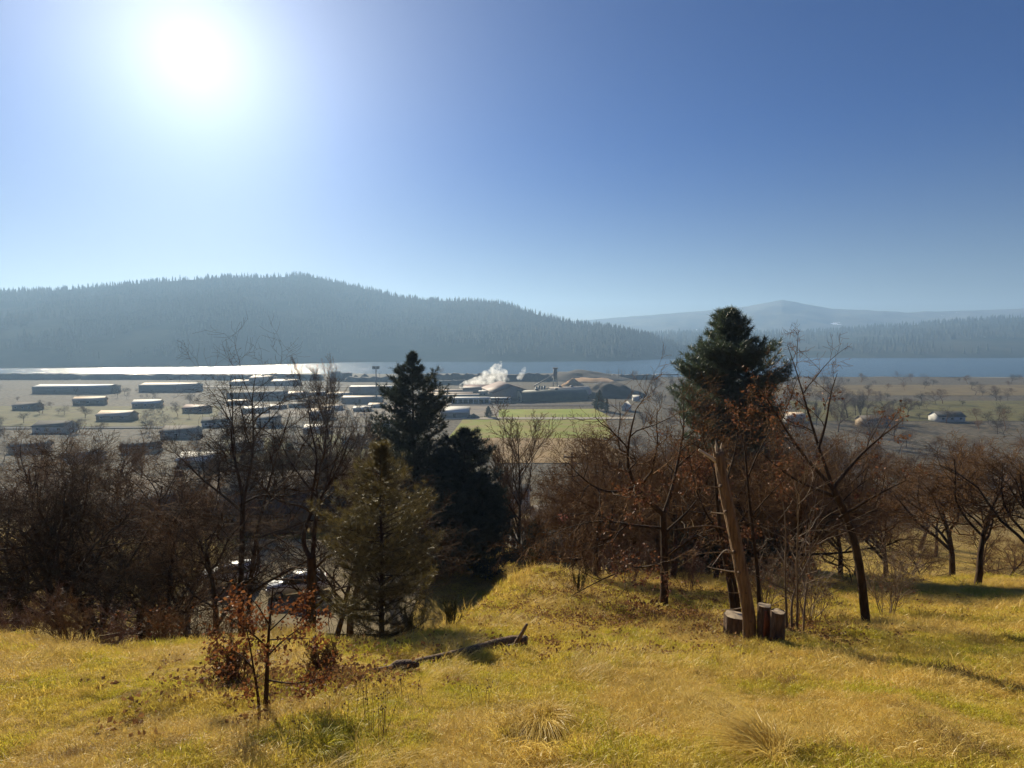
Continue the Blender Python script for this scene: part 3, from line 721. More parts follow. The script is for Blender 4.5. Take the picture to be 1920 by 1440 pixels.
# ------------------------------------------------------------------ shrubs
def shrub_mesh(seed, H, W, n, P=BUSH):
    rng = np.random.default_rng(seed); out = []
    for i in range(n):
        a = rng.uniform(0, 6.28); tl = abs(rng.normal(0, W / H * .7))
        d = nrm(np.array([cos(a) * tl, sin(a) * tl, 1.]))
        grow(rng, np.array([cos(a), sin(a), 0]) * rng.uniform(0, W * .25), d, H * rng.uniform(.5, 1.0), H * .006 + .002, 0, P, out)
    return out
def shrub(label, u, y, H, W, n, seed, twig, group=None, name='shrub', leaves=0, P=BUSH, lm='oak_leaf'):
    x = at(u, 900, y)[0]; out = shrub_mesh(seed, H, W, n, P)
    t = thing(name, label, 'shrub', (x, y, float(height(x, y)) - .03), 0, group)
    obj('stems', tube_mesh('stems', [(p, r) for l, p, r, d in out if l == 0], 4), M[twig], t)
    obj('twigs', tube_mesh('twigs', [(p, r) for l, p, r, d in out if l > 0], 3), M[twig], t)
    if leaves:
        rng = np.random.default_rng(seed + 100); pos, dr = tips(out, 2, 1, rng); k = rng.integers(0, len(pos), leaves)
        V, T = leaves_at(rng, pos[k], dr[k], .07); obj('leaves', make_mesh('leaves', V, [T]), M[lm], t)
M['broom'] = mat('green_broom_stem', (0.06, 0.065, 0.02), (0.035, 0.04, 0.014), 5, 0.6)
BROOM = dict(BUSH, gn=[.05, .06, .08, .1], ang=[(.15, .4)] * 3, up=[.1, .12, .1, .08], n=[9, 6, 4])
shrub('green broom shrub growing at the top of the grassy bank', 1004, 33, 1.7, .8, 12, 51, 'broom', P=BROOM)
shrub('small green broom sprout on the grass below the upright oak', 1088, 21, .9, .4, 6, 52, 'broom', P=BROOM)
shrub('large red brown bush by the utility pole', 1120, 36, 3.6, 2.6, 16, 53, 'twig_red')
shrub('red brown bush with leaves next to the largest red bush', 1185, 31, 2.6, 1.6, 12, 54, 'twig_red', leaves=260, lm='oak_leaf_far')
shrub('brown bush low on the bank under the dark evergreens', 880, 34, 1.3, .9, 10, 55, 'twig')
shrub('dark broom clump at the foot of the young pine', 770, 17.5, 1.0, .6, 10, 56, 'broom', P=BROOM)
shrub('dark broom clump on the bank beside the young pine', 842, 19, 1.0, .5, 9, 57, 'broom', P=BROOM)
shrub('brown weedy bush behind the red leaved sapling', 590, 9.6, .65, .5, 14, 58, 'twig')
shrub('tangled brown bush beneath the red leaved sapling', 440, 8.8, .8, .6, 14, 59, 'twig', leaves=160)
shrub('brown brush under the thin straight tree', 1440, 22, 2.2, 1.4, 12, 60, 'twig_pale', leaves=200, lm='oak_leaf_far')
shrub('brown brush under the upright oak', 1300, 27, 2.4, 1.6, 12, 61, 'twig_red', leaves=250, lm='oak_leaf_far')
shrub('brown brush low on the slope between the oaks', 1215, 38, 3.0, 2.2, 14, 62, 'twig_red', leaves=150, lm='oak_leaf_far')
shrub('pale brush growing past the pale stems at the edge', 1530, 19, 2.6, 1.6, 12, 63, 'twig_pale', leaves=200, lm='oak_leaf_far')
shrub('pale brush farthest along the slope from the stumps', 1680, 20, 2.4, 1.8, 12, 64, 'twig_pale', leaves=150, lm='oak_leaf_far')
shrub('brown brush on the slope below the trunk pair', 480, 17, 1.6, 1.4, 12, 65, 'twig', leaves=140)
shrub('brown brush beside the driveway', 300, 15, 1.5, 1.4, 12, 66, 'twig', leaves=140)
rb = np.random.default_rng(321)
for i, (u, y, H, W) in enumerate(((110, 16, 1.5, 1.3), (200, 17.5, 1.7, 1.3), (360, 16.5, 1.3, 1.2), (420, 15.5, 1.0, 1.0), (455, 18.5, 1.3, 1.2), (520, 17, .6, .7), (560, 18.5, .7, .8), (615, 18, .5, .6), (655, 18.5, 1.0, .9), (745, 19.5, .9, .8), (20, 17, 1.5, 1.3))):
    shrub('tangled brown bramble, number %s along the lip of the slope from the young pine' % ('eleven', 'ten', 'eight', 'seven', 'six', 'five', 'four', 'three', 'two', 'one', 'twelve')[i], u, y, H, W, 12, 600 + i, ('twig', 'twig_red', 'twig_dark')[i % 3], 'brambles along the lip of the slope', 'bramble', leaves=90 if i % 2 else 0)
# dry weed stalks standing up out of the grass
M['stalk'] = mat('dry_weed_stalk', (0.20, 0.12, 0.05), (0.10, 0.06, 0.03), 8, 0.7)
def weed(label, u, v, H, n, seed, spread=.12):
    rng = np.random.default_rng(seed); p0 = ground_at(u, v)
    t = thing('weed_stalks', label, 'weeds', p0, 0, None); G = Geo(); Hd = Geo()
    for i in range(n):
        b = np.array([rng.normal(0, spread), rng.normal(0, spread), -.02]); d = nrm(np.array([rng.normal(0, .12), rng.normal(0, .12), 1.])); L = H * rng.uniform(.5, 1.1)
        pts = [b]; 
        for k in range(5): d = nrm(d + rng.normal(0, .05, 3)); pts.append(pts[-1] + d * L / 5)
        G.tube(pts, [.003, .003, .0025, .0025, .002, .002], 4)
        for k in range(3):
            q = pts[-1 - k] if k < 3 else pts[-1]; e = q + nrm(rng.normal(0, 1, 3) + np.array([0, 0, 1.])) * .06 * rng.random()
            s = .010 * rng.uniform(.6, 1.2)
            Hd.add([e + np.array(o) * s for o in ((1, 0, 0), (-1, 0, 0), (0, 1, 0), (0, -1, 0), (0, 0, 1.4), (0, 0, -1.4))], T=[(0, 2, 4), (2, 1, 4), (1, 3, 4), (3, 0, 4), (2, 0, 5), (1, 2, 5), (3, 1, 5), (0, 3, 5)])
    obj('stalks', G.mesh('stalks'), M['stalk'], t)['kind'] = 'stuff'; obj('seed_heads', Hd.mesh('seed_heads'), M['stalk'], t)['kind'] = 'stuff'
def ground_at(u, v):                    # where the line of sight of a pixel meets the ground
    lo = 2.0
    ys = np.concatenate([np.linspace(2, 60, 900)]); X, f, w = ray(u, v)
    zr = EYE + w / f * ys; zg = height(X / f * ys, ys); k = np.argmax(zr < zg)
    y = ys[k] if (zr < zg).any() else 30.0
    return np.array([X / f * y, y, float(height(X / f * y, y))])
weed('brown weed stalks standing in the grass near the sapling, the tallest bunch', 715, 1385, .75, 11, 71)
weed('thin brown weed stalks just under the fallen log', 770, 1320, .5, 6, 72)
weed('short weed stalks beside the tallest bunch', 668, 1370, .5, 6, 73)
weed('weed stalks in the grass in front of the dark hollow', 905, 1330, .45, 5, 74)
weed('dry weed stalks in front of the sapling', 560, 1400, .4, 6, 75)

# ------------------------------------------------------------------ grass and leaf litter (nobody could count these)
hidden = bpy.data.collections.new('grass_clump_meshes')
def clump(name, m, n, r, h0, h1, bend, w, seed, lie=0.0):
    rng = np.random.default_rng(seed)
    a = rng.uniform(0, 6.28, n); q = r * np.sqrt(rng.random(n)); B = np.stack([q * np.cos(a), q * np.sin(a), np.full(n, -.02)], -1)
    az = rng.uniform(0, 6.28, n) * (1 - lie) + lie * rng.normal(0, .5, n); L = rng.uniform(h0, h1, n)[:, None]
    D = np.stack([np.cos(az), np.sin(az), np.zeros(n)], -1); bd = rng.uniform(bend * .4, bend * 1.2, n)[:, None]
    sd = np.stack([-np.sin(az + rng.normal(0, .6, n)), np.cos(az), np.zeros(n)], -1) * w * rng.uniform(.6, 1.2, (n, 1))
    up = np.array([0, 0, 1.0])
    rows = []
    for t, ww in ((0, 1), (.35, .9), (.7, .6), (1, 0)):
        c = B + L * (up * (t - .55 * bd * t * t) + D * bd * t * t * .9 + D * .15 * t)
        rows.append((c - sd * ww, c + sd * ww))
    V = np.stack([rows[0][0], rows[0][1], rows[1][0], rows[1][1], rows[2][0], rows[2][1], rows[3][0]], 1).reshape(-1, 3)
    i = np.arange(n)[:, None] * 7
    Q = np.concatenate([i + np.array([[0, 1, 3, 2]]), i + np.array([[2, 3, 5, 4]])]); T = i + np.array([[4, 5, 6]])
    o = bpy.data.objects.new(name, make_mesh(name, V, [Q, T])); o.data.materials.append(m); hidden.objects.link(o)
green = leafmat('fresh_yellow_green_grass', (0.40, 0.40, 0.02), (0.62, 0.52, 0.06), .5, .015, .4, (0.62, 0.46, 0.08), ((0.68, 0.51, 0.11), (0.24, 0.15, 0.05)))
dry = leafmat('dry_straw_grass', (0.68, 0.49, 0.10), (0.84, 0.66, 0.24), .45, .02, .4, (0.66, 0.45, 0.09), ((0.70, 0.52, 0.14), (0.30, 0.18, 0.065)))
for i in range(4): clump('a_clump_%d' % i, green, 60, .16, .04, .12, .8, .0035, 80 + i)
for i in range(3): clump('b_clump_%d' % i, dry, 50, .18, .06, .2, 1.25, .003, 90 + i)
for i in range(3): clump('c_clump_%d' % i, dry, 22, .16, .2, .42, 1.1, .0028, 95 + i, .7)
def gn_scatter(name, label, pts, rot, scl, ix, coll, mname=None):
    me = bpy.data.meshes.new(name); me.from_pydata([tuple(p) for p in pts], [], [])
    for nm, ty, arr, key in (('rot', 'FLOAT_VECTOR', rot, 'vector'), ('scl', 'FLOAT_VECTOR', scl, 'vector'), ('ix', 'INT', ix, 'value')):
        at_ = me.attributes.new(nm, ty, 'POINT'); at_.data.foreach_set(key, np.ascontiguousarray(arr).ravel())
    o = obj(name, me)
    ng = bpy.data.node_groups.new(name + '_nodes', 'GeometryNodeTree')
    ng.interface.new_socket('Geometry', in_out='INPUT', socket_type='NodeSocketGeometry'); ng.interface.new_socket('Geometry', in_out='OUTPUT', socket_type='NodeSocketGeometry')
    gi = ng.nodes.new('NodeGroupInput'); go = ng.nodes.new('NodeGroupOutput')
    ci = ng.nodes.new('GeometryNodeCollectionInfo'); ci.inputs['Collection'].default_value = coll; ci.inputs['Separate Children'].default_value = True; ci.inputs['Reset Children'].default_value = True
    ip = ng.nodes.new('GeometryNodeInstanceOnPoints'); ip.inputs['Pick Instance'].default_value = True
    def named(nm, ty):
        n = ng.nodes.new('GeometryNodeInputNamedAttribute'); n.data_type = ty; n.inputs['Name'].default_value = nm; return n.outputs['Attribute']
    ng.links.new(gi.outputs[0], ip.inputs['Points']); ng.links.new(ci.outputs[0], ip.inputs['Instance'])
    ng.links.new(named('ix', 'INT'), ip.inputs['Instance Index']); ng.links.new(named('scl', 'FLOAT_VECTOR'), ip.inputs['Scale'])
    e2r = ng.nodes.new('FunctionNodeEulerToRotation'); ng.links.new(named('rot', 'FLOAT_VECTOR'), e2r.inputs[0]); ng.links.new(e2r.outputs[0], ip.inputs['Rotation'])
    ng.links.new(ip.outputs[0], go.inputs[0])
    md = o.modifiers.new('scatter', 'NODES'); md.node_group = ng
    return props(o, label, kind='stuff')
def fan_points(rng, n, y0, y1, half=52):
    a = np.radians(rng.uniform(-half, half, n)); r = np.sqrt(rng.uniform(y0 ** 2, y1 ** 2, n))
    return r * np.sin(a), r * np.cos(a)
rg = np.random.default_rng(77)
X, Y, SC_ = [], [], []
for n, y0, y1, s in ((21000, 1.5, 10, 1.0), (25000, 10, 20, 1.25), (32000, 20, 42, 1.9), (16000, 42, 72, 2.6)):
    x, y = fan_points(rg, n, y0, y1); X.append(x); Y.append(y); SC_.append(np.full(n, s))
X = np.concatenate(X); Y = np.concatenate(Y); SC_ = np.concatenate(SC_)
drive = ((Y > 36.5) & (Y < 62) & (X < -5)) | (np.hypot(X - .335, Y - 6.15) < .50); X, Y, SC_ = X[~drive], Y[~drive], SC_[~drive]
Z = height(X, Y)
f = fbm(X / 2.2, Y / 2.2, 3) + .18 * sstep(20, 34, Y)
tall = (fbm(X / 1.3 + 30, Y / 1.3, 2) > .33)
ix = np.where(f < .10, rg.integers(0, 4, len(X)), rg.integers(4, 7, len(X)))
ix = np.where(rg.random(len(X)) < .22, rg.integers(0, 7, len(X)), ix)
ix = np.where(tall & (rg.random(len(X)) < .22), rg.integers(7, 10, len(X)), ix)
sl = SC_ * rg.uniform(.5, 1.15, len(X)) * np.clip(1 + .9 * fbm(X / 1.1 + 9, Y / 1.1, 3), .35, 1.9)
e = .3; nx = -(height(X + e, Y) - Z) / e; ny = -(height(X, Y + e) - Z) / e
rot = np.stack([-ny * .6 + rg.normal(0, .12, len(X)), nx * .6 + rg.normal(0, .12, len(X)), np.where(ix >= 7, rg.normal(-.6, .8, len(X)), rg.uniform(0, 6.28, len(X)))], -1)
gn_scatter('grass', 'golden green grass covering the hillside', np.stack([X, Y, Z], -1), rot, np.stack([sl, sl, sl], -1), ix.astype(np.int32), hidden)
leafcol = bpy.data.collections.new('leaf_litter_meshes')
for i in range(3):
    rng = np.random.default_rng(200 + i); pos = np.stack([rng.uniform(-.15, .15, 9), rng.uniform(-.15, .15, 9), rng.uniform(.02, .09, 9)], -1)
    V, T = leaves_at(rng, pos, rng.normal(0, 1, (9, 3)) * np.array([1, 1, .1]), .065, 0.0)
    o = bpy.data.objects.new('leaves_%d' % i, make_mesh('leaves_%d' % i, V, [T])); o.data.materials.append(M['leaf_litter']); leafcol.objects.link(o)
lx, ly = [], []
for cu, cy, sx_, sy_, n in ((1250, 20, 3.0, 2.2, 1800), (1400, 15.5, 1.6, 1.2, 600), (1120, 17, 2.0, 1.2, 300), (540, 8.6, .9, .7, 420), (960, 13, 1.0, .6, 90), (1300, 26, 5, 4, 1500), (1120, 11.5, .9, .5, 60), (700, 12, 1.5, .7, 120), (1300, 12, .8, .5, 50), (900, 24, 3, 4, 400)):
    c = at(cu, 1000, cy); lx.append(rg.normal(c[0], sx_, n)); ly.append(rg.normal(cy, sy_, n))
lx = np.concatenate(lx); ly = np.concatenate(ly); k = ly > 3; lx, ly = lx[k], ly[k]
n = len(lx)
gn_scatter('leaf_litter', 'fallen brown oak leaves lying in the grass', np.stack([lx, ly, height(lx, ly) + .03], -1),
           np.stack([rg.normal(.25, .2, n), rg.normal(0, .2, n), rg.uniform(0, 6.28, n)], -1), np.repeat(rg.uniform(.7, 1.3, (n, 1)), 3, 1), rg.integers(0, 3, n).astype(np.int32), leafcol)

# far scrub on the flats: reads as one brown mass
scrub_col = bpy.data.collections.new('scrub_meshes')
for i, pr in enumerate(FARTREES[:3]):
    o = bpy.data.objects.new('scrub_%d' % i, tube_mesh('scrub_%d' % i, pr, 3)); o.data.materials.append(M[('twig_dark', 'twig_far', 'twig')[i]]); scrub_col.objects.link(o)
def scrub(name, label, n, u0, u1, y0, y1, h0, h1, seed):
    rng = np.random.default_rng(seed); u = rng.uniform(u0, u1, n); y = y0 + (y1 - y0) * rng.random(n) ** 1.2
    x = (u - 960) / FPX * y; keep = vnoise(x / 45 + seed, y / 45) + rng.normal(0, .12, n) > -.08; x, y = x[keep], y[keep]; m_ = len(x)
    H = rng.uniform(h0, h1, m_) / 10; wd = H * rng.uniform(.9, 1.5, m_)
    gn_scatter(name, label, np.stack([x, y, height(x, y) - .1], -1), np.stack([np.zeros(m_), np.zeros(m_), rng.uniform(0, 6.28, m_)], -1), np.stack([wd, wd, H], -1), rng.integers(0, 3, m_).astype(np.int32), scrub_col)
scrub('flats_scrub', 'brown scrub scattered over the flats around the town', 260, -60, 800, 240, 700, 4, 11, 5)
scrub('valley_scrub', 'brown scrub covering the valley floor past the pine', 420, 1190, 2000, 190, 900, 5, 16, 6)
# tussocks: heaps of arching dry grass that can be picked out
def tussock(label, u, v, H, n, seed, m, lean=(0, 0)):
    rng = np.random.default_rng(seed); p0 = ground_at(u, v); t = thing('grass_tussock', label, 'grass tussock', p0 + np.array([0, 0, -.03]))
    a = rng.uniform(0, 6.28, n); q = H * .35 * np.sqrt(rng.random(n)); B = np.stack([q * np.cos(a), q * np.sin(a), np.zeros(n)], -1)
    D = np.stack([np.cos(a) * .6 + lean[0], np.sin(a) * .6 + lean[1], np.zeros(n)], -1) + rng.normal(0, .25, (n, 3)) * [1, 1, 0]
    L = H * rng.uniform(.6, 1.4, (n, 1)); sd = nrm(np.cross(D, [0, 0, 1.]) + rng.normal(0, .3, (n, 3))) * .003
    rows = [B + L * (np.array([0, 0, 1.]) * (1.05 * t_ - .8 * t_ * t_) + D * t_ * t_ * 1.1) for t_ in (0, .3, .6, .85, 1)]
    V = np.stack([rows[0] - sd, rows[0] + sd, rows[1] - sd, rows[1] + sd, rows[2] - sd * .8, rows[2] + sd * .8, rows[3] - sd * .5, rows[3] + sd * .5, rows[4]], 1).reshape(-1, 3)
    i = np.arange(n)[:, None] * 9
    Q = np.concatenate([i + np.array([[k, k + 1, k + 3, k + 2]]) for k in (0, 2, 4)]); T = i + np.array([[6, 7, 8]])
    obj('blades', make_mesh('blades', V, [Q, T]), m, t)
    ring = np.array([[cos(k) * H * .3, sin(k) * H * .3, -.05] for k in np.linspace(0, 6.28, 10)[:-1]] + [[0, 0, H * .22]])
    G = Geo().add(ring, T=[(k, (k + 1) % 9, 9) for k in range(9)]); obj('root_crown', G.mesh('root_crown'), M['bark'], t)
tussock('arching straw tussock over a dark hollow near the lower edge', 1022, 1352, .5, 520, 301, dry, (.2, -.5))
tussock('big pale straw heap in the lower corner under the stumps', 1445, 1425, .5, 620, 302, dry, (-.4, .35))
tussock('dark green tussock among the weeds', 600, 1412, .32, 420, 303, green)
tussock('pale bleached straw tuft near the weed stalks', 635, 1345, .35, 260, 304, dry, (.3, 0))
tussock('small straw tuft on the open grass under the fallen log', 945, 1345, .28, 220, 305, dry, (.3, 0))
tussock('low straw tuft in the middle of the open grass', 1090, 1290, .22, 240, 306, dry, (.3, .2))
tussock('straw tuft between the heap and the stumps', 1300, 1330, .26, 260, 307, dry, (.3, .2))

# ------------------------------------------------------------------ forest on the far hills (reads as one mass)
def far_tree_mesh(name, seed, H=30.0):
    rng = np.random.default_rng(seed); G = Geo(); k = 7
    for lv in range(6):
        z0 = H * (.08 + .15 * lv); z1 = z0 + H * .26; r = H * .17 * (1 - lv / 6.6) * rng.uniform(.85, 1.15)
        a = np.linspace(0, 2 * pi, k + 1)[:-1] + rng.random()
        rr_ = r * rng.uniform(.65, 1.25, k)
        V = [(cos(t) * q, sin(t) * q, z0 + rng.normal(0, H * .015)) for t, q in zip(a, rr_)] + [(0, 0, min(z1, H))]
        G.add(V, T=[(i, (i + 1) % k, k) for i in range(k)])
    return G.mesh(name)
forest_col = bpy.data.collections.new('far_tree_meshes')
fm = leafmat('far_conifers', (0.018, 0.03, 0.02), (0.035, 0.048, 0.03), .15, .03, .6)
for i in range(4):
    o = bpy.data.objects.new('far_tree_%d' % i, far_tree_mesh('far_tree_%d' % i, 400 + i)); o.data.materials.append(fm); forest_col.objects.link(o)
def hill_forest(name, label, P, n_body, n_crest, s0, s1, seed, crest_t):
    rng = np.random.default_rng(seed); nu, nt_, _ = P.shape; pts = []
    def sample(i, j):
        i0 = int(i); j0 = int(j); fi = i - i0; fj = j - j0; i1 = min(i0 + 1, nu - 1); j1 = min(j0 + 1, nt_ - 1)
        return (P[i0, j0] * (1 - fi) + P[i1, j0] * fi) * (1 - fj) + (P[i0, j1] * (1 - fi) + P[i1, j1] * fi) * fj
    jc = crest_t * (nt_ - 1)
    while len(pts) < n_body:
        i = rng.uniform(0, nu - 1.01); j = rng.uniform(1.0, jc)
        p = sample(i, j)
        if vnoise(p[0] / 170 + 4, p[1] / 170) + .3 * j / jc + rng.normal(0, .08) > -.02: pts.append(p)
    for k in range(n_crest):
        i = rng.uniform(0, nu - 1.01)
        if vnoise(i * .35, 2.2) > -.18: pts.append(sample(i, jc + rng.normal(0, .8)))
    pts = np.array(pts); n = len(pts); s = rng.uniform(s0, s1, n); s[n_body:] *= rng.uniform(.35, 1.15, n - n_body)
    gn_scatter(name, label, pts - np.array([0, 0, 1.0]), np.stack([np.zeros(n), np.zeros(n), rng.uniform(0, 6.28, n)], -1),
               np.stack([s * 1.1, s * 1.1, s], -1), rng.integers(0, 4, n).astype(np.int32), forest_col)
hill_forest('ridge_forest', 'dark conifer forest covering the long ridge', RIDGE, 8000, 1300, .55, .95, 1, 1 / 1.6)
hill_forest('bluff_forest', 'conifer forest along the top of the far bluff', BLUFF, 2500, 1500, .8, 1.2, 2, 1 / 1.6)

# ------------------------------------------------------------------ valley floor: fields, lanes, yards as thin sheets on the ground
def sheet(name, label, uv, m, lift, nx=24):
    """quad of four pixel corners (near left, near right, far right, far left) laid on the valley floor"""
    c = [on(u, v, 0.0) for u, v in uv]; t = np.linspace(0, 1, nx + 1)
    P = np.array([[(c[0] * (1 - a) + c[1] * a) * (1 - b_) + (c[3] * (1 - a) + c[2] * a) * b_ for a in t] for b_ in t])
    P[:, :, 2] = height(P[:, :, 0], P[:, :, 1]) + lift
    ix_ = np.arange((nx + 1) ** 2).reshape(nx + 1, nx + 1)
    q = np.stack([ix_[:-1, :-1], ix_[:-1, 1:], ix_[1:, 1:], ix_[1:, :-1]], -1).reshape(-1, 4)
    return props(obj(name, make_mesh(name, P.reshape(-1, 3), [q], True), m), label, kind='structure')
def posmat(name, a, b, scale, c=None, cscale=.4, stretch=(1, 1, 1)):
    m, nt, out = newmat(name); p = nt.nodes.new('ShaderNodeBsdfPrincipled'); p.inputs['Roughness'].default_value = .95; p.inputs['Specular IOR Level'].default_value = .1
    nt.links.new(p.outputs[0], out.inputs[0]); g = nt.nodes.new('ShaderNodeNewGeometry')
    mp = nt.nodes.new('ShaderNodeMapping'); mp.inputs['Scale'].default_value = stretch; nt.links.new(g.outputs['Position'], mp.inputs[0])
    col = _mix(nt, _ramp(nt, _noise(nt, mp.outputs[0], scale, 5), .38, .64), a, b)
    if c: col = _mix(nt, _ramp(nt, _noise(nt, mp.outputs[0], cscale, 4), .45, .7), col, c)
    nt.links.new(col, p.inputs['Base Color']); return m
sheet('field_far', 'bright green field by the arched hut', [(905, 783), (1145, 783), (1118, 767), (940, 768)], posmat('green_field', (0.24, 0.29, 0.035), (0.31, 0.33, 0.06), .05, (0.30, 0.25, 0.08), .03), .25)
sheet('field_near', 'green pasture on the near side of the lane', [(840, 822), (1150, 822), (1135, 787), (868, 787)], posmat('green_pasture', (0.22, 0.25, 0.035), (0.29, 0.27, 0.06), .04, (0.29, 0.21, 0.08), .05), .25)
sheet('field_dry', 'dry brown field below the pasture', [(930, 872), (1180, 872), (1130, 822), (900, 822)], posmat('dry_field', (0.30, 0.20, 0.08), (0.20, 0.13, 0.06), .06, (0.36, 0.24, 0.12), .2, (1, .35, 1)), .35)
sheet('lane', 'pale straight lane between the two green fields', [(700, 787.5), (1190, 786.5), (1190, 783), (700, 783.5)], posmat('lane_gravel', (0.42, 0.36, 0.28), (0.34, 0.29, 0.22), .3), .5, 40)
sheet('mill_yard', 'grey gravel yard around the mill sheds', [(420, 782), (935, 782), (935, 756), (420, 756)], posmat('yard_gravel', (0.24, 0.205, 0.165), (0.30, 0.245, 0.18), .05, (0.16, 0.14, 0.12), .08), .3)
sheet('rail_bed', 'dark rail bed passing the arched hut', [(840, 761.5), (1180, 761.5), (1180, 758.5), (840, 758.5)], posmat('ballast', (0.09, 0.08, 0.075), (0.13, 0.11, 0.10), .3), .5, 30)
sheet('yard_road', 'pale road across the log yard', [(300, 726.5), (700, 725.5), (700, 724), (300, 724.6)], posmat('yard_road_dust', (0.42, 0.37, 0.31), (0.34, 0.30, 0.25), .2), .5, 30)

olive = posmat('olive_town_grass', (0.13, 0.125, 0.04), (0.17, 0.14, 0.05), .08, (0.09, 0.075, 0.04), .12)
for nm, lb, q_, mm in (('town_green', 'olive green open ground among the town trees', [(560, 878), (760, 878), (745, 815), (590, 815)], olive), ('town_lawn', 'strip of olive lawn before the columnar evergreens', [(420, 870), (540, 870), (545, 822), (420, 822)], olive),
                       ('flat_meadow', 'dull meadow past the trunk pair', [(-100, 800), (400, 800), (415, 762), (-60, 762)], olive), ('flat_pasture', 'brown pasture past the edge oak', [(1500, 790), (2000, 790), (1960, 752), (1480, 752)], olive),
                       ('flat_field', 'long dry field by the river past the edge oak', [(1450, 742), (2000, 742), (1960, 722), (1450, 722)], posmat('straw_field', (0.20, 0.15, 0.07), (0.15, 0.11, 0.055), .05))):
    sheet(nm, lb, q_, mm, .3)
street = posmat('street_asphalt', (0.09, 0.088, 0.085), (0.12, 0.115, 0.11), .3)
sheet('street', 'grey town street crossing the flats', [(-100, 806), (800, 800), (800, 797), (-100, 803)], street, .55, 60)
sheet('cross_street', 'grey street running from town to the log yard', [(690, 845), (702, 845), (640, 745), (636, 745)], street, .6, 40)
# ------------------------------------------------------------------ buildings
def wallmat(n, c, r=.85): return mat(n, c, tuple(x * .8 for x in c), .5, r)
M['cream_roof'] = mat('cream_metal_roof', (0.62, 0.50, 0.38), (0.52, 0.41, 0.30), .2, .7, spec=.2, bump=.25, wave=('X', 1.2))
M['white_roof'] = mat('white_metal_roof', (0.62, 0.60, 0.56), (0.50, 0.48, 0.44), .3, .7, spec=.2, bump=.25, wave=('X', 1.2))
M['grey_wall'] = wallmat('grey_sheet_wall', (0.30, 0.27, 0.235)); M['brown_roof'] = mat('red_brown_roof', (0.17, 0.085, 0.07), (0.12, 0.065, 0.055), .2, .7, bump=.2, wave=('X', 1.0))
M['green_metal'] = mat('olive_arched_metal', (0.085, 0.10, 0.075), (0.06, 0.075, 0.06), .15, .6, bump=.4, wave=('X', 1.6))
M['cream_wall'] = wallmat('cream_wall', (0.50, 0.44, 0.32)); M['white_wall'] = wallmat('white_wall', (0.62, 0.60, 0.56)); M['tan_wall'] = wallmat('tan_wall', (0.36, 0.27, 0.18))
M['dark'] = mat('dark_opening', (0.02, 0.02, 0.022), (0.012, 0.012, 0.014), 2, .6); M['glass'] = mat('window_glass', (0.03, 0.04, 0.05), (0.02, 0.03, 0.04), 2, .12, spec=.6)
M['shingle'] = mat('grey_brown_shingle', (0.14, 0.12, 0.105), (0.10, 0.085, 0.075), 1.5, .9, bump=.5, wave=('Z', 3.0)); M['shingle_dark'] = mat('dark_shingle', (0.07, 0.065, 0.062), (0.045, 0.042, 0.04), 1.5, .9)
M['steel'] = mat('weathered_steel', (0.20, 0.20, 0.20), (0.12, 0.12, 0.125), 1, .5, metal=.3); M['rust'] = mat('rusty_steel', (0.16, 0.085, 0.05), (0.09, 0.05, 0.035), 1, .8)
M['log_deck'] = mat('stacked_logs', (0.10, 0.085, 0.075), (0.055, 0.048, 0.045), .35, .9, bump=.8, bscale=1.2); M['chips'] = mat('orange_wood_chips', (0.50, 0.29, 0.13), (0.36, 0.20, 0.09), .08, .95, bump=.3, bscale=.6)
M['bark_heap'] = mat('dark_bark_heap', (0.075, 0.058, 0.048), (0.045, 0.036, 0.03), .1, .95, bump=.6, bscale=.5)
M['white_paint'] = mat('white_car_paint', (0.75, 0.75, 0.74), (0.70, 0.70, 0.69), .5, .25, spec=.6); M['tyre'] = mat('tyre_rubber', (0.02, 0.02, 0.02), (0.012, 0.012, 0.012), 3, .85)
M['weathered'] = mat('weathered_timber', (0.20, 0.16, 0.11), (0.12, 0.09, 0.06), 3, .85); M['silver'] = mat('silver_wheel', (0.45, 0.45, 0.46), (0.35, 0.35, 0.36), 2, .35, metal=.8)

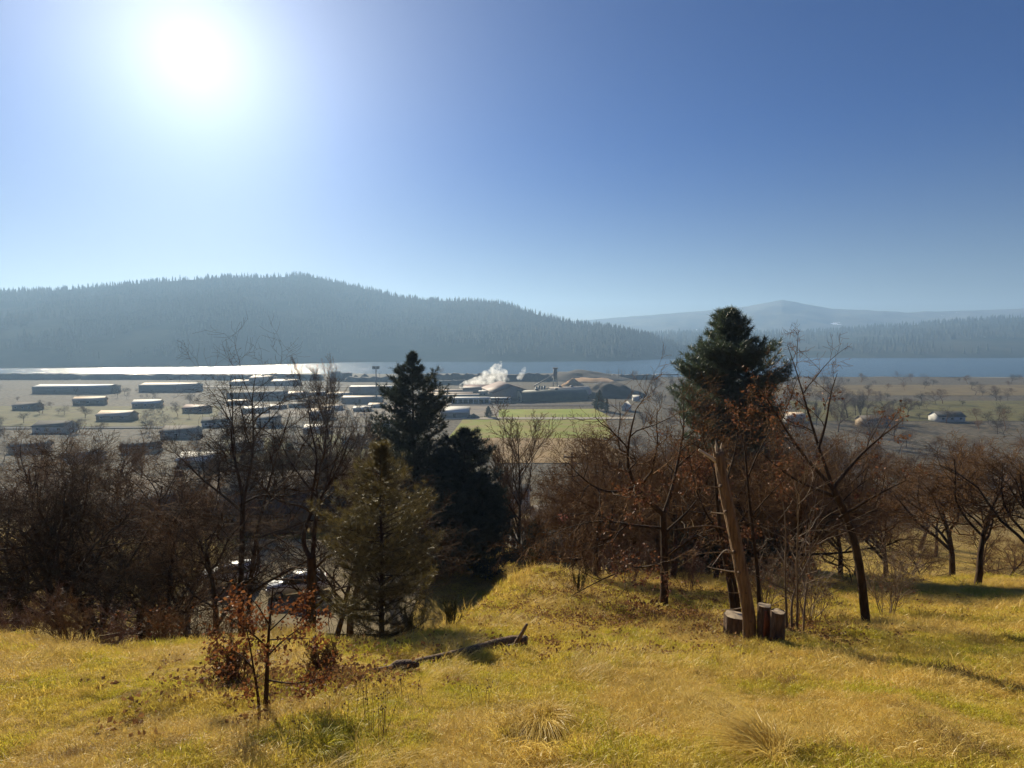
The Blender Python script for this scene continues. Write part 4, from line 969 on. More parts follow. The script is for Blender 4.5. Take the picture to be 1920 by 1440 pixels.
def base_at(u, v, z=0.0):
    p = on(u, v, z); p[2] = float(height(p[0], p[1])); return p
def pxm(p): return p[1] / FPX            # metres per photograph pixel at that distance
def gable(name, label, cat, u0, u1, vb, wall_px, depth, rise_m, wallm, roofm, rz=0.0, group=None, ridge='X', nwin=0, door=False, vent=False, loc=None, w=None, wh=None, over=.6, chim=False):
    """gabled building whose near wall spans pixels u0..u1 with its foot on row vb"""
    if loc is None:
        p = base_at((u0 + u1) / 2, vb); w = (u1 - u0) * pxm(p); wh = wall_px * pxm(p)
    else: p = np.array(loc, float)
    t = thing(name, label, cat, p, rz, group); h = w / 2
    if ridge == 'X':
        G = Geo().prism([(0, -.6), (depth, -.6), (depth, wh), (depth / 2, wh + rise_m), (0, wh)], -h, h); obj('wall', G.mesh('wall'), wallm, t)
        rt = .25; k = rise_m / (depth / 2); o_ = over
        for s in (0, 1):
            a, b_ = (-o_, depth / 2) if s == 0 else (depth + o_, depth / 2); za = wh - o_ * k
            pr = [(a, za + .03), (b_, wh + rise_m + .03), (b_, wh + rise_m + rt), (a, za + rt)]
            if s: pr = pr[::-1]
            obj('roof', Geo().prism(pr, -h - o_, h + o_).mesh('roof'), roofm, t)
        if vent: obj('roof_vent', Geo().box(-h * .12, h * .12, depth / 2 - 1, depth / 2 + 1, wh + rise_m - .1, wh + rise_m + 1.2).mesh('roof_vent'), M['steel'], t)
    else:
        G = Geo(); V = [(-h, 0, -.6), (h, 0, -.6), (h, 0, wh), (0, 0, wh + rise_m), (-h, 0, wh)]
        V += [(a, depth, c) for a, _, c in V]; G.add(V, Q=[(0, 1, 6, 5), (1, 2, 7, 6), (4, 0, 5, 9), (2, 3, 8, 7), (3, 4, 9, 8), (0, 4, 2, 1)][:5], T=[(4, 3, 2), (0, 4, 1), (4, 2, 1), (5, 6, 9), (6, 7, 9), (9, 7, 8)])
        obj('wall', G.mesh('wall'), wallm, t); k = rise_m / h; o_ = over
        for s in (-1, 1):
            a = s * (h + o_); za = wh - o_ * k
            V8 = [(0, -o_, wh + rise_m + .03), (a, -o_, za + .03), (a, depth + o_, za + .03), (0, depth + o_, wh + rise_m + .03)]
            V8 = V8 + [(x, y, z + .24) for x, y, z in V8]
            if s < 0: V8 = [V8[i] for i in (1, 0, 3, 2, 5, 4, 7, 6)]
            obj('roof', Geo().hexa(V8[:4] + V8[4:]).mesh('roof'), roofm, t)
    if chim: obj('chimney', Geo().box(h * .3, h * .3 + .7, depth * .5, depth * .5 + .7, wh + rise_m * .5, wh + rise_m + 1.0).mesh('chimney'), M['rust'], t)
    for i in range(nwin):
        x = -h + (i + .5) * w / nwin; s = min(w / nwin * .28, wh * .28)
        wd = obj('window', Geo().box(x - s, x + s, -.08, .05, wh * .42, wh * .42 + s * 1.5).mesh('window'), M['white_wall'], t)
        obj('pane', Geo().box(x - s * .8, x + s * .8, -.11, -.02, wh * .42 + s * .2, wh * .42 + s * 1.3).mesh('pane'), M['glass'], wd)
    if door: obj('door', Geo().box(-h * .1, -h * .1 + min(wh * .45, 4), -.07, .04, 0, wh * .75).mesh('door'), M['dark'], t)
    return t
# the three cream roofs near the shore
gable('shed', 'cream roofed shed, leftmost of the three stepped ones', 'shed', 430, 466, 724, 7, 30, 2.6, M['grey_wall'], M['cream_roof'], vent=True, door=True)
gable('shed', 'tall cream roofed shed, middle of the three stepped ones', 'shed', 467, 503, 723, 14, 30, 2.6, M['grey_wall'], M['cream_roof'], vent=True)
gable('shed', 'cream roofed shed, rightmost of the three stepped ones', 'shed', 507, 551, 724, 8, 30, 2.6, M['grey_wall'], M['cream_roof'], vent=True, door=True)
gable('warehouse', 'long grey warehouse in front of the three stepped sheds', 'warehouse', 425, 524, 750, 12, 26, 2.2, M['grey_wall'], M['shingle'])
gable('warehouse', 'low cream roofed warehouse beside the long grey one', 'warehouse', 526, 562, 748, 8, 28, 2.4, M['grey_wall'], M['cream_roof'], door=True)
gable('warehouse', 'long pale roofed warehouse next to the light mast', 'warehouse', 640, 712, 757, 11, 18, 1.2, M['grey_wall'], M['cream_roof'], door=True)
gable('warehouse', 'wide grey warehouse farther back by the light mast', 'warehouse', 655, 745, 740, 14, 20, 1.0, M['grey_wall'], M['white_roof'])
gable('warehouse', 'small cream roofed warehouse behind the fan shaped bare tree', 'warehouse', 612, 650, 746, 6, 22, 1.8, M['grey_wall'], M['cream_roof'])
gable('house', 'house with a tan roof in front of the small cream warehouse', 'house', 580, 616, 786, 12, 14, 2.6, M['grey_wall'], M['cream_roof'], nwin=3)
gable('house', 'tan walled house behind the columnar evergreens', 'house', 480, 516, 800, 14, 12, 2.4, M['tan_wall'], M['shingle'], nwin=3, door=True)
gable('house', 'house with a pale roof in front of the tan roofed one', 'house', 568, 610, 812, 8, 12, 2.2, M['grey_wall'], M['white_roof'], nwin=3)
gable('house', 'dark roofed house between the columnar evergreens and the fan tree', 'house', 640, 690, 838, 14, 12, 3.0, M['tan_wall'], M['shingle_dark'], nwin=4, door=True)
gable('house', 'white walled house low in the town beside the dark evergreen', 'house', 690, 726, 806, 9, 11, 2.4, M['white_wall'], M['shingle_dark'], nwin=3)
gable('house', 'brown roofed house in the town nearest the columnar evergreens', 'house', 430, 478, 848, 12, 12, 3.0, M['white_wall'], M['shingle'], nwin=3, door=True)
gable('house', 'grey house in the town past the trunk pair', 'house', 300, 360, 822, 12, 13, 3.0, M['grey_wall'], M['shingle'], nwin=3)
gable('house', 'cream roofed house far past the trunk pair', 'house', 180, 240, 790, 11, 13, 3.0, M['tan_wall'], M['cream_roof'], nwin=3)
gable('house', 'white house farthest past the trunk pair', 'house', 60, 120, 812, 12, 13, 3.0, M['white_wall'], M['shingle_dark'], nwin=3)
gable('warehouse', 'wide cream roofed warehouse at the shore past the three sheds', 'warehouse', 260, 360, 735, 12, 26, 2.4, M['grey_wall'], M['cream_roof'])
gable('warehouse', 'long grey warehouse at the shore far past the three sheds', 'warehouse', 60, 200, 738, 12, 26, 2.4, M['grey_wall'], M['white_roof'])
rq = np.random.default_rng(91)
for i, (u, v, w, adj) in enumerate(((20, 770, 44, 'grey roofed'), (140, 760, 50, 'cream roofed'), (250, 765, 46, 'white roofed'), (340, 775, 44, 'brown roofed'), (380, 800, 44, 'white walled'), (230, 850, 60, 'dark roofed'), (110, 870, 60, 'grey walled'), (20, 850, 56, 'tan walled'), (330, 880, 64, 'pale roofed'))):
    rm = {'grey roofed': 'shingle', 'cream roofed': 'cream_roof', 'white roofed': 'white_roof', 'brown roofed': 'brown_roof', 'pale roofed': 'white_roof'}.get(adj, 'shingle_dark')
    wm = {'white walled': 'white_wall', 'grey walled': 'grey_wall'}.get(adj, 'tan_wall')
    gable('house', adj + ' house on the flats past the slender trunk pair', 'house', u, u + w, v, w * .2, 11, 2.8, M[wm], M[rm], rz=rq.uniform(-.3, .3), nwin=3)
for i, (u, v, w, adj) in enumerate(((424, 760, 36, 'cream roofed long'), (500, 768, 26, 'white roofed long'), (560, 757, 30, 'grey roofed long'), (580, 742, 26, 'pale roofed long'), (690, 765, 26, 'cream roofed short'), (760, 765, 24, 'white roofed short'), (600, 770, 34, 'cream roofed'), (662, 772, 30, 'white roofed'), (540, 765, 34, 'grey roofed'), (455, 775, 40, 'pale roofed'), (735, 775, 30, 'brown roofed'))):
    rm = {'grey roofed': 'shingle', 'cream roofed': 'cream_roof', 'white roofed': 'white_roof', 'brown roofed': 'brown_roof', 'pale roofed': 'white_roof'}[' '.join(adj.split()[:2])]
    gable('shed', adj + ' low shed in the yard row nearest the town trees', 'shed', u, u + w, v, w * .18, 14, 1.6, M['grey_wall'], M[rm], rz=rq.uniform(-.1, .1), door=True)
# the mill
gable('barn', 'white roofed barn at the end of the pale lane', 'barn', 826, 878, 784, 11, 20, 3.4, M['grey_wall'], M['white_roof'], door=True)
gable('lumber_shed', 'long low orange roofed lumber shed farthest behind the bay shed', 'lumber shed', 795, 868, 737, 4, 14, .9, M['grey_wall'], M['cream_roof'])
gable('lumber_shed', 'low cream roofed lumber shed in the middle of three', 'lumber shed', 800, 885, 742, 4, 14, .9, M['grey_wall'], M['cream_roof'])
gable('lumber_shed', 'widest low cream roofed lumber shed, nearest of three', 'lumber shed', 800, 897, 748, 6, 18, 1.0, M['grey_wall'], M['cream_roof'])
gable('mill_hall', 'big mill hall with a low red brown roof', 'mill hall', 925, 1002, 751, 15, 75, 7.0, M['grey_wall'], M['brown_roof'], ridge='Y', rz=radians(12), over=1.0)
gable('mill_hall', 'low brown roofed hall joined behind the big mill hall', 'mill hall', 868, 925, 737, 8, 45, 3.0, M['grey_wall'], M['brown_roof'])
gable('mill_block', 'small two storey block with a pale side by the big mill hall', 'building', 898, 926, 745, 11, 10, .5, M['cream_wall'], M['white_roof'], nwin=4)
gable('lumber_shed', 'small cream roofed shed in front of the big mill hall', 'lumber shed', 918, 957, 755, 4, 10, .8, M['grey_wall'], M['cream_roof'])
gable('house', 'white gabled cottage at the edge of the brown tree belt', 'house', 1165, 1179, 771, 8, 9, 4.0, M['white_wall'], M['white_roof'], ridge='Y', rz=radians(-25))
gable('house', 'small white house just past the gabled cottage', 'house', 1188, 1200, 752, 5, 8, 3.0, M['white_wall'], M['white_roof'])
gable('house', 'pale house glimpsed through the edge oak', 'house', 1478, 1510, 792, 10, 10, 3.0, M['white_wall'], M['cream_roof'], nwin=2)
gable('house', 'tan house on the valley floor past the edge oak', 'house', 1620, 1670, 800, 11, 11, 3.0, M['tan_wall'], M['shingle'], nwin=3)
gable('house', 'white house on the valley floor far past the edge oak', 'house', 1760, 1810, 792, 11, 11, 3.0, M['white_wall'], M['shingle_dark'], nwin=3)
# shed of open bays
p = base_at(878, 757); k = pxm(p); t = thing('bay_shed', 'white open fronted shed with a row of dark bays', 'shed', p); w = 80 * k
obj('roof', Geo().hexa([(-w / 2, -1, 4.3), (w / 2, -1, 4.3), (w / 2, 9, 4.9), (-w / 2, 9, 4.9), (-w / 2, -1, 5.5), (w / 2, -1, 5.5), (w / 2, 9, 6.0), (-w / 2, 9, 6.0)]).mesh('roof'), M['white_roof'], t)
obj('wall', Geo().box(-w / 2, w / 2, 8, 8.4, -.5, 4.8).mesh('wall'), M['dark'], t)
for i in range(9):
    x = -w / 2 + .3 + i * (w - .6) / 8; obj('post', Geo().box(x - .35, x + .35, -.6, .1, -.5, 4.35).mesh('post'), M['white_paint'], t)
p = base_at(938, 756); t = thing('bay_shed', 'short white open fronted shed at the end of the bay row', 'shed', p); w = 38 * pxm(p)
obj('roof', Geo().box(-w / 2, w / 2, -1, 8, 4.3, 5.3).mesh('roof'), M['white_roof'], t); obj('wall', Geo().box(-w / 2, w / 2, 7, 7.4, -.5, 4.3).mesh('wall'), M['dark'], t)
for i in range(4): x = -w / 2 + .3 + i * (w - .6) / 3; obj('post', Geo().box(x - .35, x + .35, -.6, .1, -.5, 4.32).mesh('post'), M['white_paint'], t)
# arched huts
def quonset(label, u0, u1, vb, hpx, depth, rz, roofm, endm, door=True, group=None):
    p = base_at(u0, vb); k = pxm(p); L = (u1 - u0) * k * 1.02; H = hpx * k; W = depth; t = thing('arched_hut', label, 'hut', p, rz, group)
    a = np.linspace(0, pi, 22); prf = [(W / 2 - W / 2 * cos(q), H * sin(q) ** .8 - .3) for q in a]
    inn = [(W / 2 - (W / 2 - .3) * cos(q), (H - .3) * sin(q) ** .8 - .35) for q in a]
    G = Geo(); n = len(prf)
    V = [(x, y, z) for x in (0, L) for y, z in prf] + [(x, y, z) for x in (0, L) for y, z in inn]
    Q = [(i, n + i, n + i + 1, i + 1) for i in range(n - 1)] + [(2 * n + i, 2 * n + i + 1, 3 * n + i + 1, 3 * n + i) for i in range(n - 1)]
    Q += [(i, i + 1, 2 * n + i + 1, 2 * n + i) for i in range(n - 1)] + [(n + i, 3 * n + i, 3 * n + i + 1, n + i + 1) for i in range(n - 1)]
    G.add(V, Q=Q); obj('roof', G.mesh('roof', True), roofm, t)
    for x in (.5, L - .8):
        obj('end_wall', Geo().prism(inn, x, x + .3).mesh('end_wall'), endm, t)
    if door: obj('door', Geo().box(.38, .52, W * .35, W * .55, -.3, H * .42).mesh('door'), M['dark'], t)
    for i in range(2): obj('roof_vent', Geo().box(L * (.25 + .3 * i), L * (.25 + .3 * i) + 3, W / 2 - 1.2, W / 2 + 1.2, H - .5, H + 1.1).mesh('roof_vent'), M['steel'], t)
    return t
quonset('long olive arched hut with a cream end wall and dark door', 979, 1112, 754, 21, 24, radians(17), M['green_metal'], M['cream_wall'])
quonset('cream roofed arched hut behind the olive one', 1036, 1116, 748, 21, 24, radians(17), M['cream_roof'], M['cream_wall'])
# tower with conveyor
p = base_at(1041, 733); k = pxm(p); t = thing('mill_tower', 'tall dark steel tower with a sloping conveyor', 'tower', p)
H = 43 * k
for sx_ in (-1, 1):
    for sy_ in (-1, 1): obj('leg', Geo().tube([(sx_ * 3, sy_ * 3, -.5), (sx_ * 2, sy_ * 2, H * .55)], [.35, .35], 6).mesh('leg'), M['steel'], t)
obj('bin', Geo().box(-2.3, 2.3, -2.3, 2.3, H * .5, H).mesh('bin'), M['steel'], t)
obj('roof', Geo().box(-3.2, 3.2, -2.6, 2.6, H - .5, H + .6).mesh('roof'), M['rust'], t)
for z in (.15, .32): obj('brace', Geo().box(-3, 3, -2.9, -2.6, H * z, H * z + .4).mesh('brace'), M['steel'], t)
obj('conveyor', Geo().hexa([(-2, -1, H * .68), (-2, 1, H * .68), (-26, 1, H * .18), (-26, -1, H * .18), (-2, -1, H * .74), (-2, 1, H * .74), (-26, 1, H * .24), (-26, -1, H * .24)]).mesh('conveyor'), M['steel'], t)
for i, (u, hh) in enumerate(((1006, 11), (1011, 13), (1016, 12), (1021, 13))):
    p = base_at(u, 735); t = thing('silo', 'steel silo, number %s from the big mill hall, by the tower' % ('one', 'two', 'three', 'four')[i], 'silo', p, 0, 'silos by the mill tower'); r = 1.4; h = hh * pxm(p)
    a = np.linspace(0, 2 * pi, 13)[:-1]
    obj('body', Geo().tube([(0, 0, -.3), (0, 0, h * .85)], [r, r], 12).mesh('body', True), M['steel'], t); obj('cap', Geo().tube([(0, 0, h * .85), (0, 0, h)], [r * 1.05, .2], 12).mesh('cap'), M['cream_wall'], t)
gable('boiler_house', 'dark boiler house under the mill tower', 'building', 1024, 1052, 737, 9, 14, .6, M['grey_wall'], M['shingle_dark'])
p = base_at(1050, 735); t = thing('storage_tank', 'pale rounded tank right of the mill tower', 'tank', p)
a = np.linspace(-.2, pi / 2, 7); obj('shell', Geo().tube([(0, 0, -.3), (0, 0, 3.5), (0, 0, 4.8), (0, 0, 5.4)], [3, 3, 2.2, .3], 14).mesh('shell', True), M['cream_wall'], t)
obj('base_ring', Geo().tube([(0, 0, -.3), (0, 0, .5)], [3.3, 3.3], 14).mesh('base_ring'), M['steel'], t)
# heaps and log decks
def heap(name, label, cat, u, v, wpx, hpx, m, seed, depth=None, flat=0.0, group=None):
    p = base_at(u, v); k = pxm(p); a = wpx * k / 2; H = hpx * k; d = depth or a * .9; rng = np.random.default_rng(int(seed)); n, q = 40, 12
    V = [(0, 0, H)]; T = []; Q = []
    for j in range(1, q + 1):
        s = j / q
        for i in range(n):
            t_ = 2 * pi * i / n; r = s * (1 + .25 * vnoise(3 * cos(t_) + seed, 3 * sin(t_)))
            z = H * (np.clip((1 - s) / (1 - flat + 1e-6), 0, 1) ** .9) * (1 + .35 * vnoise(5 * s * cos(t_) + seed, 5 * s * sin(t_) + 3)) - (.8 if j == q else 0)
            V.append((a * r * cos(t_), d * r * sin(t_), z))
    for i in range(n): T.append((0, 1 + i, 1 + (i + 1) % n))
    for j in range(q - 1):
        for i in range(n): b0 = 1 + j * n; Q.append((b0 + i, b0 + n + i, b0 + n + (i + 1) % n, b0 + (i + 1) % n))
    o = obj(name, Geo().add(V, T=T, Q=Q).mesh(name, True), m); o.location = tuple(p); return props(o, label, cat, group)
heap('chip_heap', 'orange heap of wood chips right of the mill tower', 'heap', 1074, 727, 56, 17, M['chips'], 1.0)
heap('bark_heap', 'wide dark bark heap behind the orange chips', 'heap', 1140, 742, 140, 24, M['bark_heap'], 5.0, flat=.25)
heap('bark_heap', 'long dark mound highest on the shore behind the tower', 'heap', 1085, 711, 190, 17, M['bark_heap'], 9.0, depth=60, flat=.15)
heap('chip_heap', 'flat reddish chip heap on top of the yard right of the bark', 'heap', 1110, 715, 100, 6, M['chips'], 14.0, flat=.5)
heap('gravel_mound', 'dark pointed mound behind the light mast, the larger', 'mound', 684, 711, 24, 11, M['bark_heap'], 11.0)
heap('gravel_mound', 'dark pointed mound behind the light mast, the smaller', 'mound', 667, 711, 20, 8, M['bark_heap'], 12.0)
heap('bark_heap', 'dark earth heap beside the white roofed barn', 'heap', 888, 784, 26, 9, M['bark_heap'], 13.0)
def log_deck(label, u0, u1, vb, hpx, depth, seed, group='log decks along the shore'):
    p = base_at((u0 + u1) / 2, vb); k = pxm(p); w = (u1 - u0) * k; H = hpx * k; rng = np.random.default_rng(seed)
    n = 24; G = Geo(); xs = np.linspace(-w / 2, w / 2, n); top = H * (.75 + .35 * rng.random(n)); top[0] *= .6; top[-1] *= .6
    V = []; 
    for x, z in zip(xs, top): V += [(x, 0, -.8), (x, depth * .2, z), (x, depth * .8, z * .97), (x, depth, -.8)]
    Q = [(4 * i + j, 4 * i + 4 + j, 4 * i + 5 + j, 4 * i + 1 + j) for i in range(n - 1) for j in range(3)] + [(0, 1, 2, 3), (4 * n - 1, 4 * n - 2, 4 * n - 3, 4 * n - 4)]
    o = obj('log_deck', G.add(V, Q=Q).mesh('log_deck'), M['log_deck']); o.location = tuple(p); props(o, label, 'log pile', group)
log_deck('long dark log deck behind the three cream sheds', 500, 600, 713, 12, 20, 1)
log_deck('dark log deck behind the leftmost cream shed', 405, 470, 713, 10, 20, 2)
log_deck('tall block of stacked logs past the fan shaped tree, left of two', 617, 636, 714, 17, 15, 3)
log_deck('block of stacked logs past the fan shaped tree, right of two', 638, 657, 714, 14, 15, 4)
log_deck('low log deck behind the wide grey warehouse', 645, 780, 716, 9, 25, 5)
log_deck('very long log deck along the shore behind the steam', 780, 900, 714, 13, 30, 6)
log_deck('log deck along the shore between the steam and the tower', 890, 1035, 715, 14, 30, 7)
log_deck('log deck in front of the long shore deck', 800, 880, 722, 9, 20, 8)
log_deck('log deck at the shore past the cream sheds', 150, 400, 712, 10, 25, 9)
log_deck('log deck at the shore farthest past the cream sheds', -60, 140, 712, 11, 25, 10)
log_deck('low brush bank at the water by the poplar row', 1130, 1235, 712, 9, 30, 11)
# light mast
p = base_at(706, 757); k = pxm(p); t = thing('light_mast', 'tall floodlight mast in front of the river', 'light mast', p); H = (757 - 687) * k
obj('pole', Geo().tube([(0, 0, -.5), (0, 0, H)], [.75, .5], 8).mesh('pole'), M['steel'], t); obj('crossbar', Geo().box(-3.2, 3.2, -.25, .25, H - .6, H).mesh('crossbar'), M['steel'], t)
for i in range(5):
    x = -2.8 + i * 1.4; obj('floodlight', Geo().hexa([(x - .5, -.5, H - 2.2), (x + .5, -.5, H - 2.2), (x + .5, .5, H - 2.2), (x - .5, .5, H - 2.2), (x - .55, -.3, H + .5), (x + .55, -.3, H + .5), (x + .55, .6, H + .5), (x - .55, .6, H + .5)]).mesh('floodlight'), M['dark'], t)
p = base_at(712, 722); t = thing('light_mast', 'short distant lamp post right of the tall mast', 'light mast', p); H = 22 * pxm(p)
obj('pole', Geo().tube([(0, 0, -.5), (0, 0, H)], [.35, .25], 6).mesh('pole'), M['steel'], t); obj('lamp_head', Geo().box(-1.2, 1.2, -.4, .4, H - .3, H + .5).mesh('lamp_head'), M['dark'], t)
# barge on the river
p = on(733, 690.5, -1.2); t = thing('barge', 'small dark barge out on the river', 'barge', p)
obj('hull', Geo().hexa([(-6, -2, -.6), (6, -2, -.6), (6, 2, -.6), (-6, 2, -.6), (-7.5, -2.5, 1.4), (7.5, -2.5, 1.4), (7.5, 2.5, 1.4), (-7.5, 2.5, 1.4)]).mesh('hull'), M['dark'], t)
obj('cabin', Geo().box(-2.5, 1.0, -1.2, 1.2, 1.42, 3.2).mesh('cabin'), M['steel'], t); obj('mast', Geo().tube([(0, 0, 3.2), (0, 0, 5)], [.12, .1], 5).mesh('mast'), M['steel'], t)
# pier
p = base_at(1252, 708); p[2] = -1.2; k = pxm(p); t = thing('pier', 'long low pier standing in the river', 'pier', p); w = 44 * k
obj('deck', Geo().box(-w / 2, w / 2, 0, 8, 5.2, 7.0).mesh('deck'), M['steel'], t)
for i in range(6): x = -w / 2 + 2 + i * (w - 4) / 5; obj('pile', Geo().tube([(x, 1, -2), (x, 1, 5.2)], [.5, .5], 6).mesh('pile'), M['steel'], t)
# far white houses on the bluff and along the far shore
for i, (u, v, w, lab) in enumerate(((1428, 667, 5, 'white house low on the far shore by the water, left of two'), (1437, 667.5, 4, 'white house low on the far shore by the water, right of two'),
                                    (851, 640, 5, 'pale buildings speck halfway up the ridge, left of two'), (883, 640, 6, 'pale building halfway up the ridge, right of two'))):
    if i < 2: loc = on(u, v, 4.0)
    else: loc = at(u, v, 2210); loc[2] -= 3
    gable('house', lab, 'house', 0, 0, 0, 0, 10, 3, M['white_wall'], M['white_roof'], loc=loc, w=w * loc[1] / FPX, wh=6)
p = on(1022, 671.5, 2.0); gable('boathouse', 'long thin pale building on the far shore', 'building', 0, 0, 0, 0, 10, 1, M['white_wall'], M['white_roof'], loc=on(956, 673, 3.0), w=38, wh=3)

# field fence
t0 = on(985, 783.2); t1 = on(1138, 780.5); fz = thing('field_fence', 'post and wire fence along the green field by the lane', 'fence', (t0[0], t0[1], float(height(t0[0], t0[1]))))
n = 22; d = (t1 - t0) / n; post = Geo().tube([(0, 0, -.4), (0, 0, 2.3)], [.14, .12], 5).mesh('post'); post.materials.append(M['weathered'])
for i in range(n + 1):
    o = obj('post', post, None, fz); q = t0 + d * i; o.location = (d[0] * i, d[1] * i, float(height(q[0], q[1])) - fz.location[2])
for z in (.6, 1.3, 2.0):
    zz = [float(height(*(t0 + d * i)[:2])) - fz.location[2] for i in range(n + 1)]
    obj('wire', Geo().tube([(d[0] * i, d[1] * i + .02, z + zz[i]) for i in range(n + 1)], [.035] * (n + 1), 4).mesh('wire'), M['weathered'], fz)

# steam from the mill
def steam(label, blobs, dens, seed):
    G = Geo(); u = []
    p0 = base_at(blobs[0][0], 733); k = pxm(p0)
    import bmesh
    bm = bmesh.new()
    for (bu, bv, br) in blobs:
        c = at(bu, bv, p0[1]) - p0
        mtx = mathutils.Matrix.Translation(c) @ mathutils.Matrix.Diagonal((br * k, br * k * 1.2, br * k, 1))
        bmesh.ops.create_icosphere(bm, subdivisions=3, radius=1, matrix=mtx)
    me = bpy.data.meshes.new('steam_plume'); bm.to_mesh(me); bm.free()
    o = obj('steam_plume', me); o.location = tuple(p0)
    md = o.modifiers.new('merge', 'REMESH'); md.mode = 'VOXEL'; md.voxel_size = 1.2
    m, nt, out = newmat('steam'); pv = nt.nodes.new('ShaderNodeVolumePrincipled'); nt.links.new(pv.outputs[0], out.inputs['Volume'])
    pv.inputs['Color'].default_value = (1, 1, 1, 1); pv.inputs['Anisotropy'].default_value = .6
    g = nt.nodes.new('ShaderNodeNewGeometry'); nz = _noise(nt, g.outputs['Position'], .14, 5, .62)
    mp = nt.nodes.new('ShaderNodeMapRange'); mp.inputs[1].default_value = .44; mp.inputs[2].default_value = .66; mp.inputs[4].default_value = dens
    nt.links.new(nz, mp.inputs[0]); nt.links.new(mp.outputs[0], pv.inputs['Density'])
    me.materials.append(m); props(o, label, kind='stuff')
steam('white steam billowing from the mill roofs', [(866, 724, 6), (874, 721, 8), (884, 719, 9), (893, 717, 11), (904, 714, 12), (914, 711, 13), (922, 706, 13), (931, 704, 13), (942, 709, 10), (950, 712, 6), (934, 692, 7), (937, 685, 5), (918, 700, 9), (926, 696, 10), (944, 700, 9), (910, 705, 11), (930, 688, 7), (939, 680, 4)], .13, 1)
steam('small separate puff of steam right of the big plume', [(974, 708, 6), (978, 702, 6), (982, 694, 5), (984, 690, 3)], .12, 2)

# ------------------------------------------------------------------ houses, cars and pole on the slope below
def slope_house(label, u, y, w, depth, wh, rise, wallm, roofm, rz=0.0, ridge='X', nwin=2, dz=0.0, chim=False, door=False):
    x = at(u, 900, y)[0]; return gable('house', label, 'house', 0, 0, 0, 0, depth, rise, wallm, roofm, rz=rz, ridge=ridge, nwin=nwin, loc=(x, y, float(height(x, y)) + dz), w=w, wh=wh, chim=chim, door=door)
slope_house('grey roofed house behind the slender trunk pair', 474, 64, 10.5, 9, 2.6, 3.2, M['tan_wall'], M['shingle'], radians(6), chim=True, dz=.4)
slope_house('brown house half hidden behind the young pine', 640, 70, 9, 9, 2.6, 2.6, M['tan_wall'], M['shingle_dark'], radians(-15))
slope_house('dark roofed house low in the hollow behind the utility pole', 1052, 150, 11, 9, 3, 3.0, M['tan_wall'], M['shingle'], radians(20))
slope_house('white walled house by the bare many stemmed tree', 962, 175, 8, 9, 4, 3.0, M['white_wall'], M['shingle_dark'], radians(-10))
slope_house('tan cottage glimpsed under the bare many stemmed tree', 1000, 66, 7, 7, 3, 2.0, M['tan_wall'], M['shingle_dark'], radians(10))
slope_house('grey roofed house past the trunk pair by the driveway', 250, 66, 11, 9, 2.8, 3.0, M['tan_wall'], M['shingle'], radians(-8), chim=True)
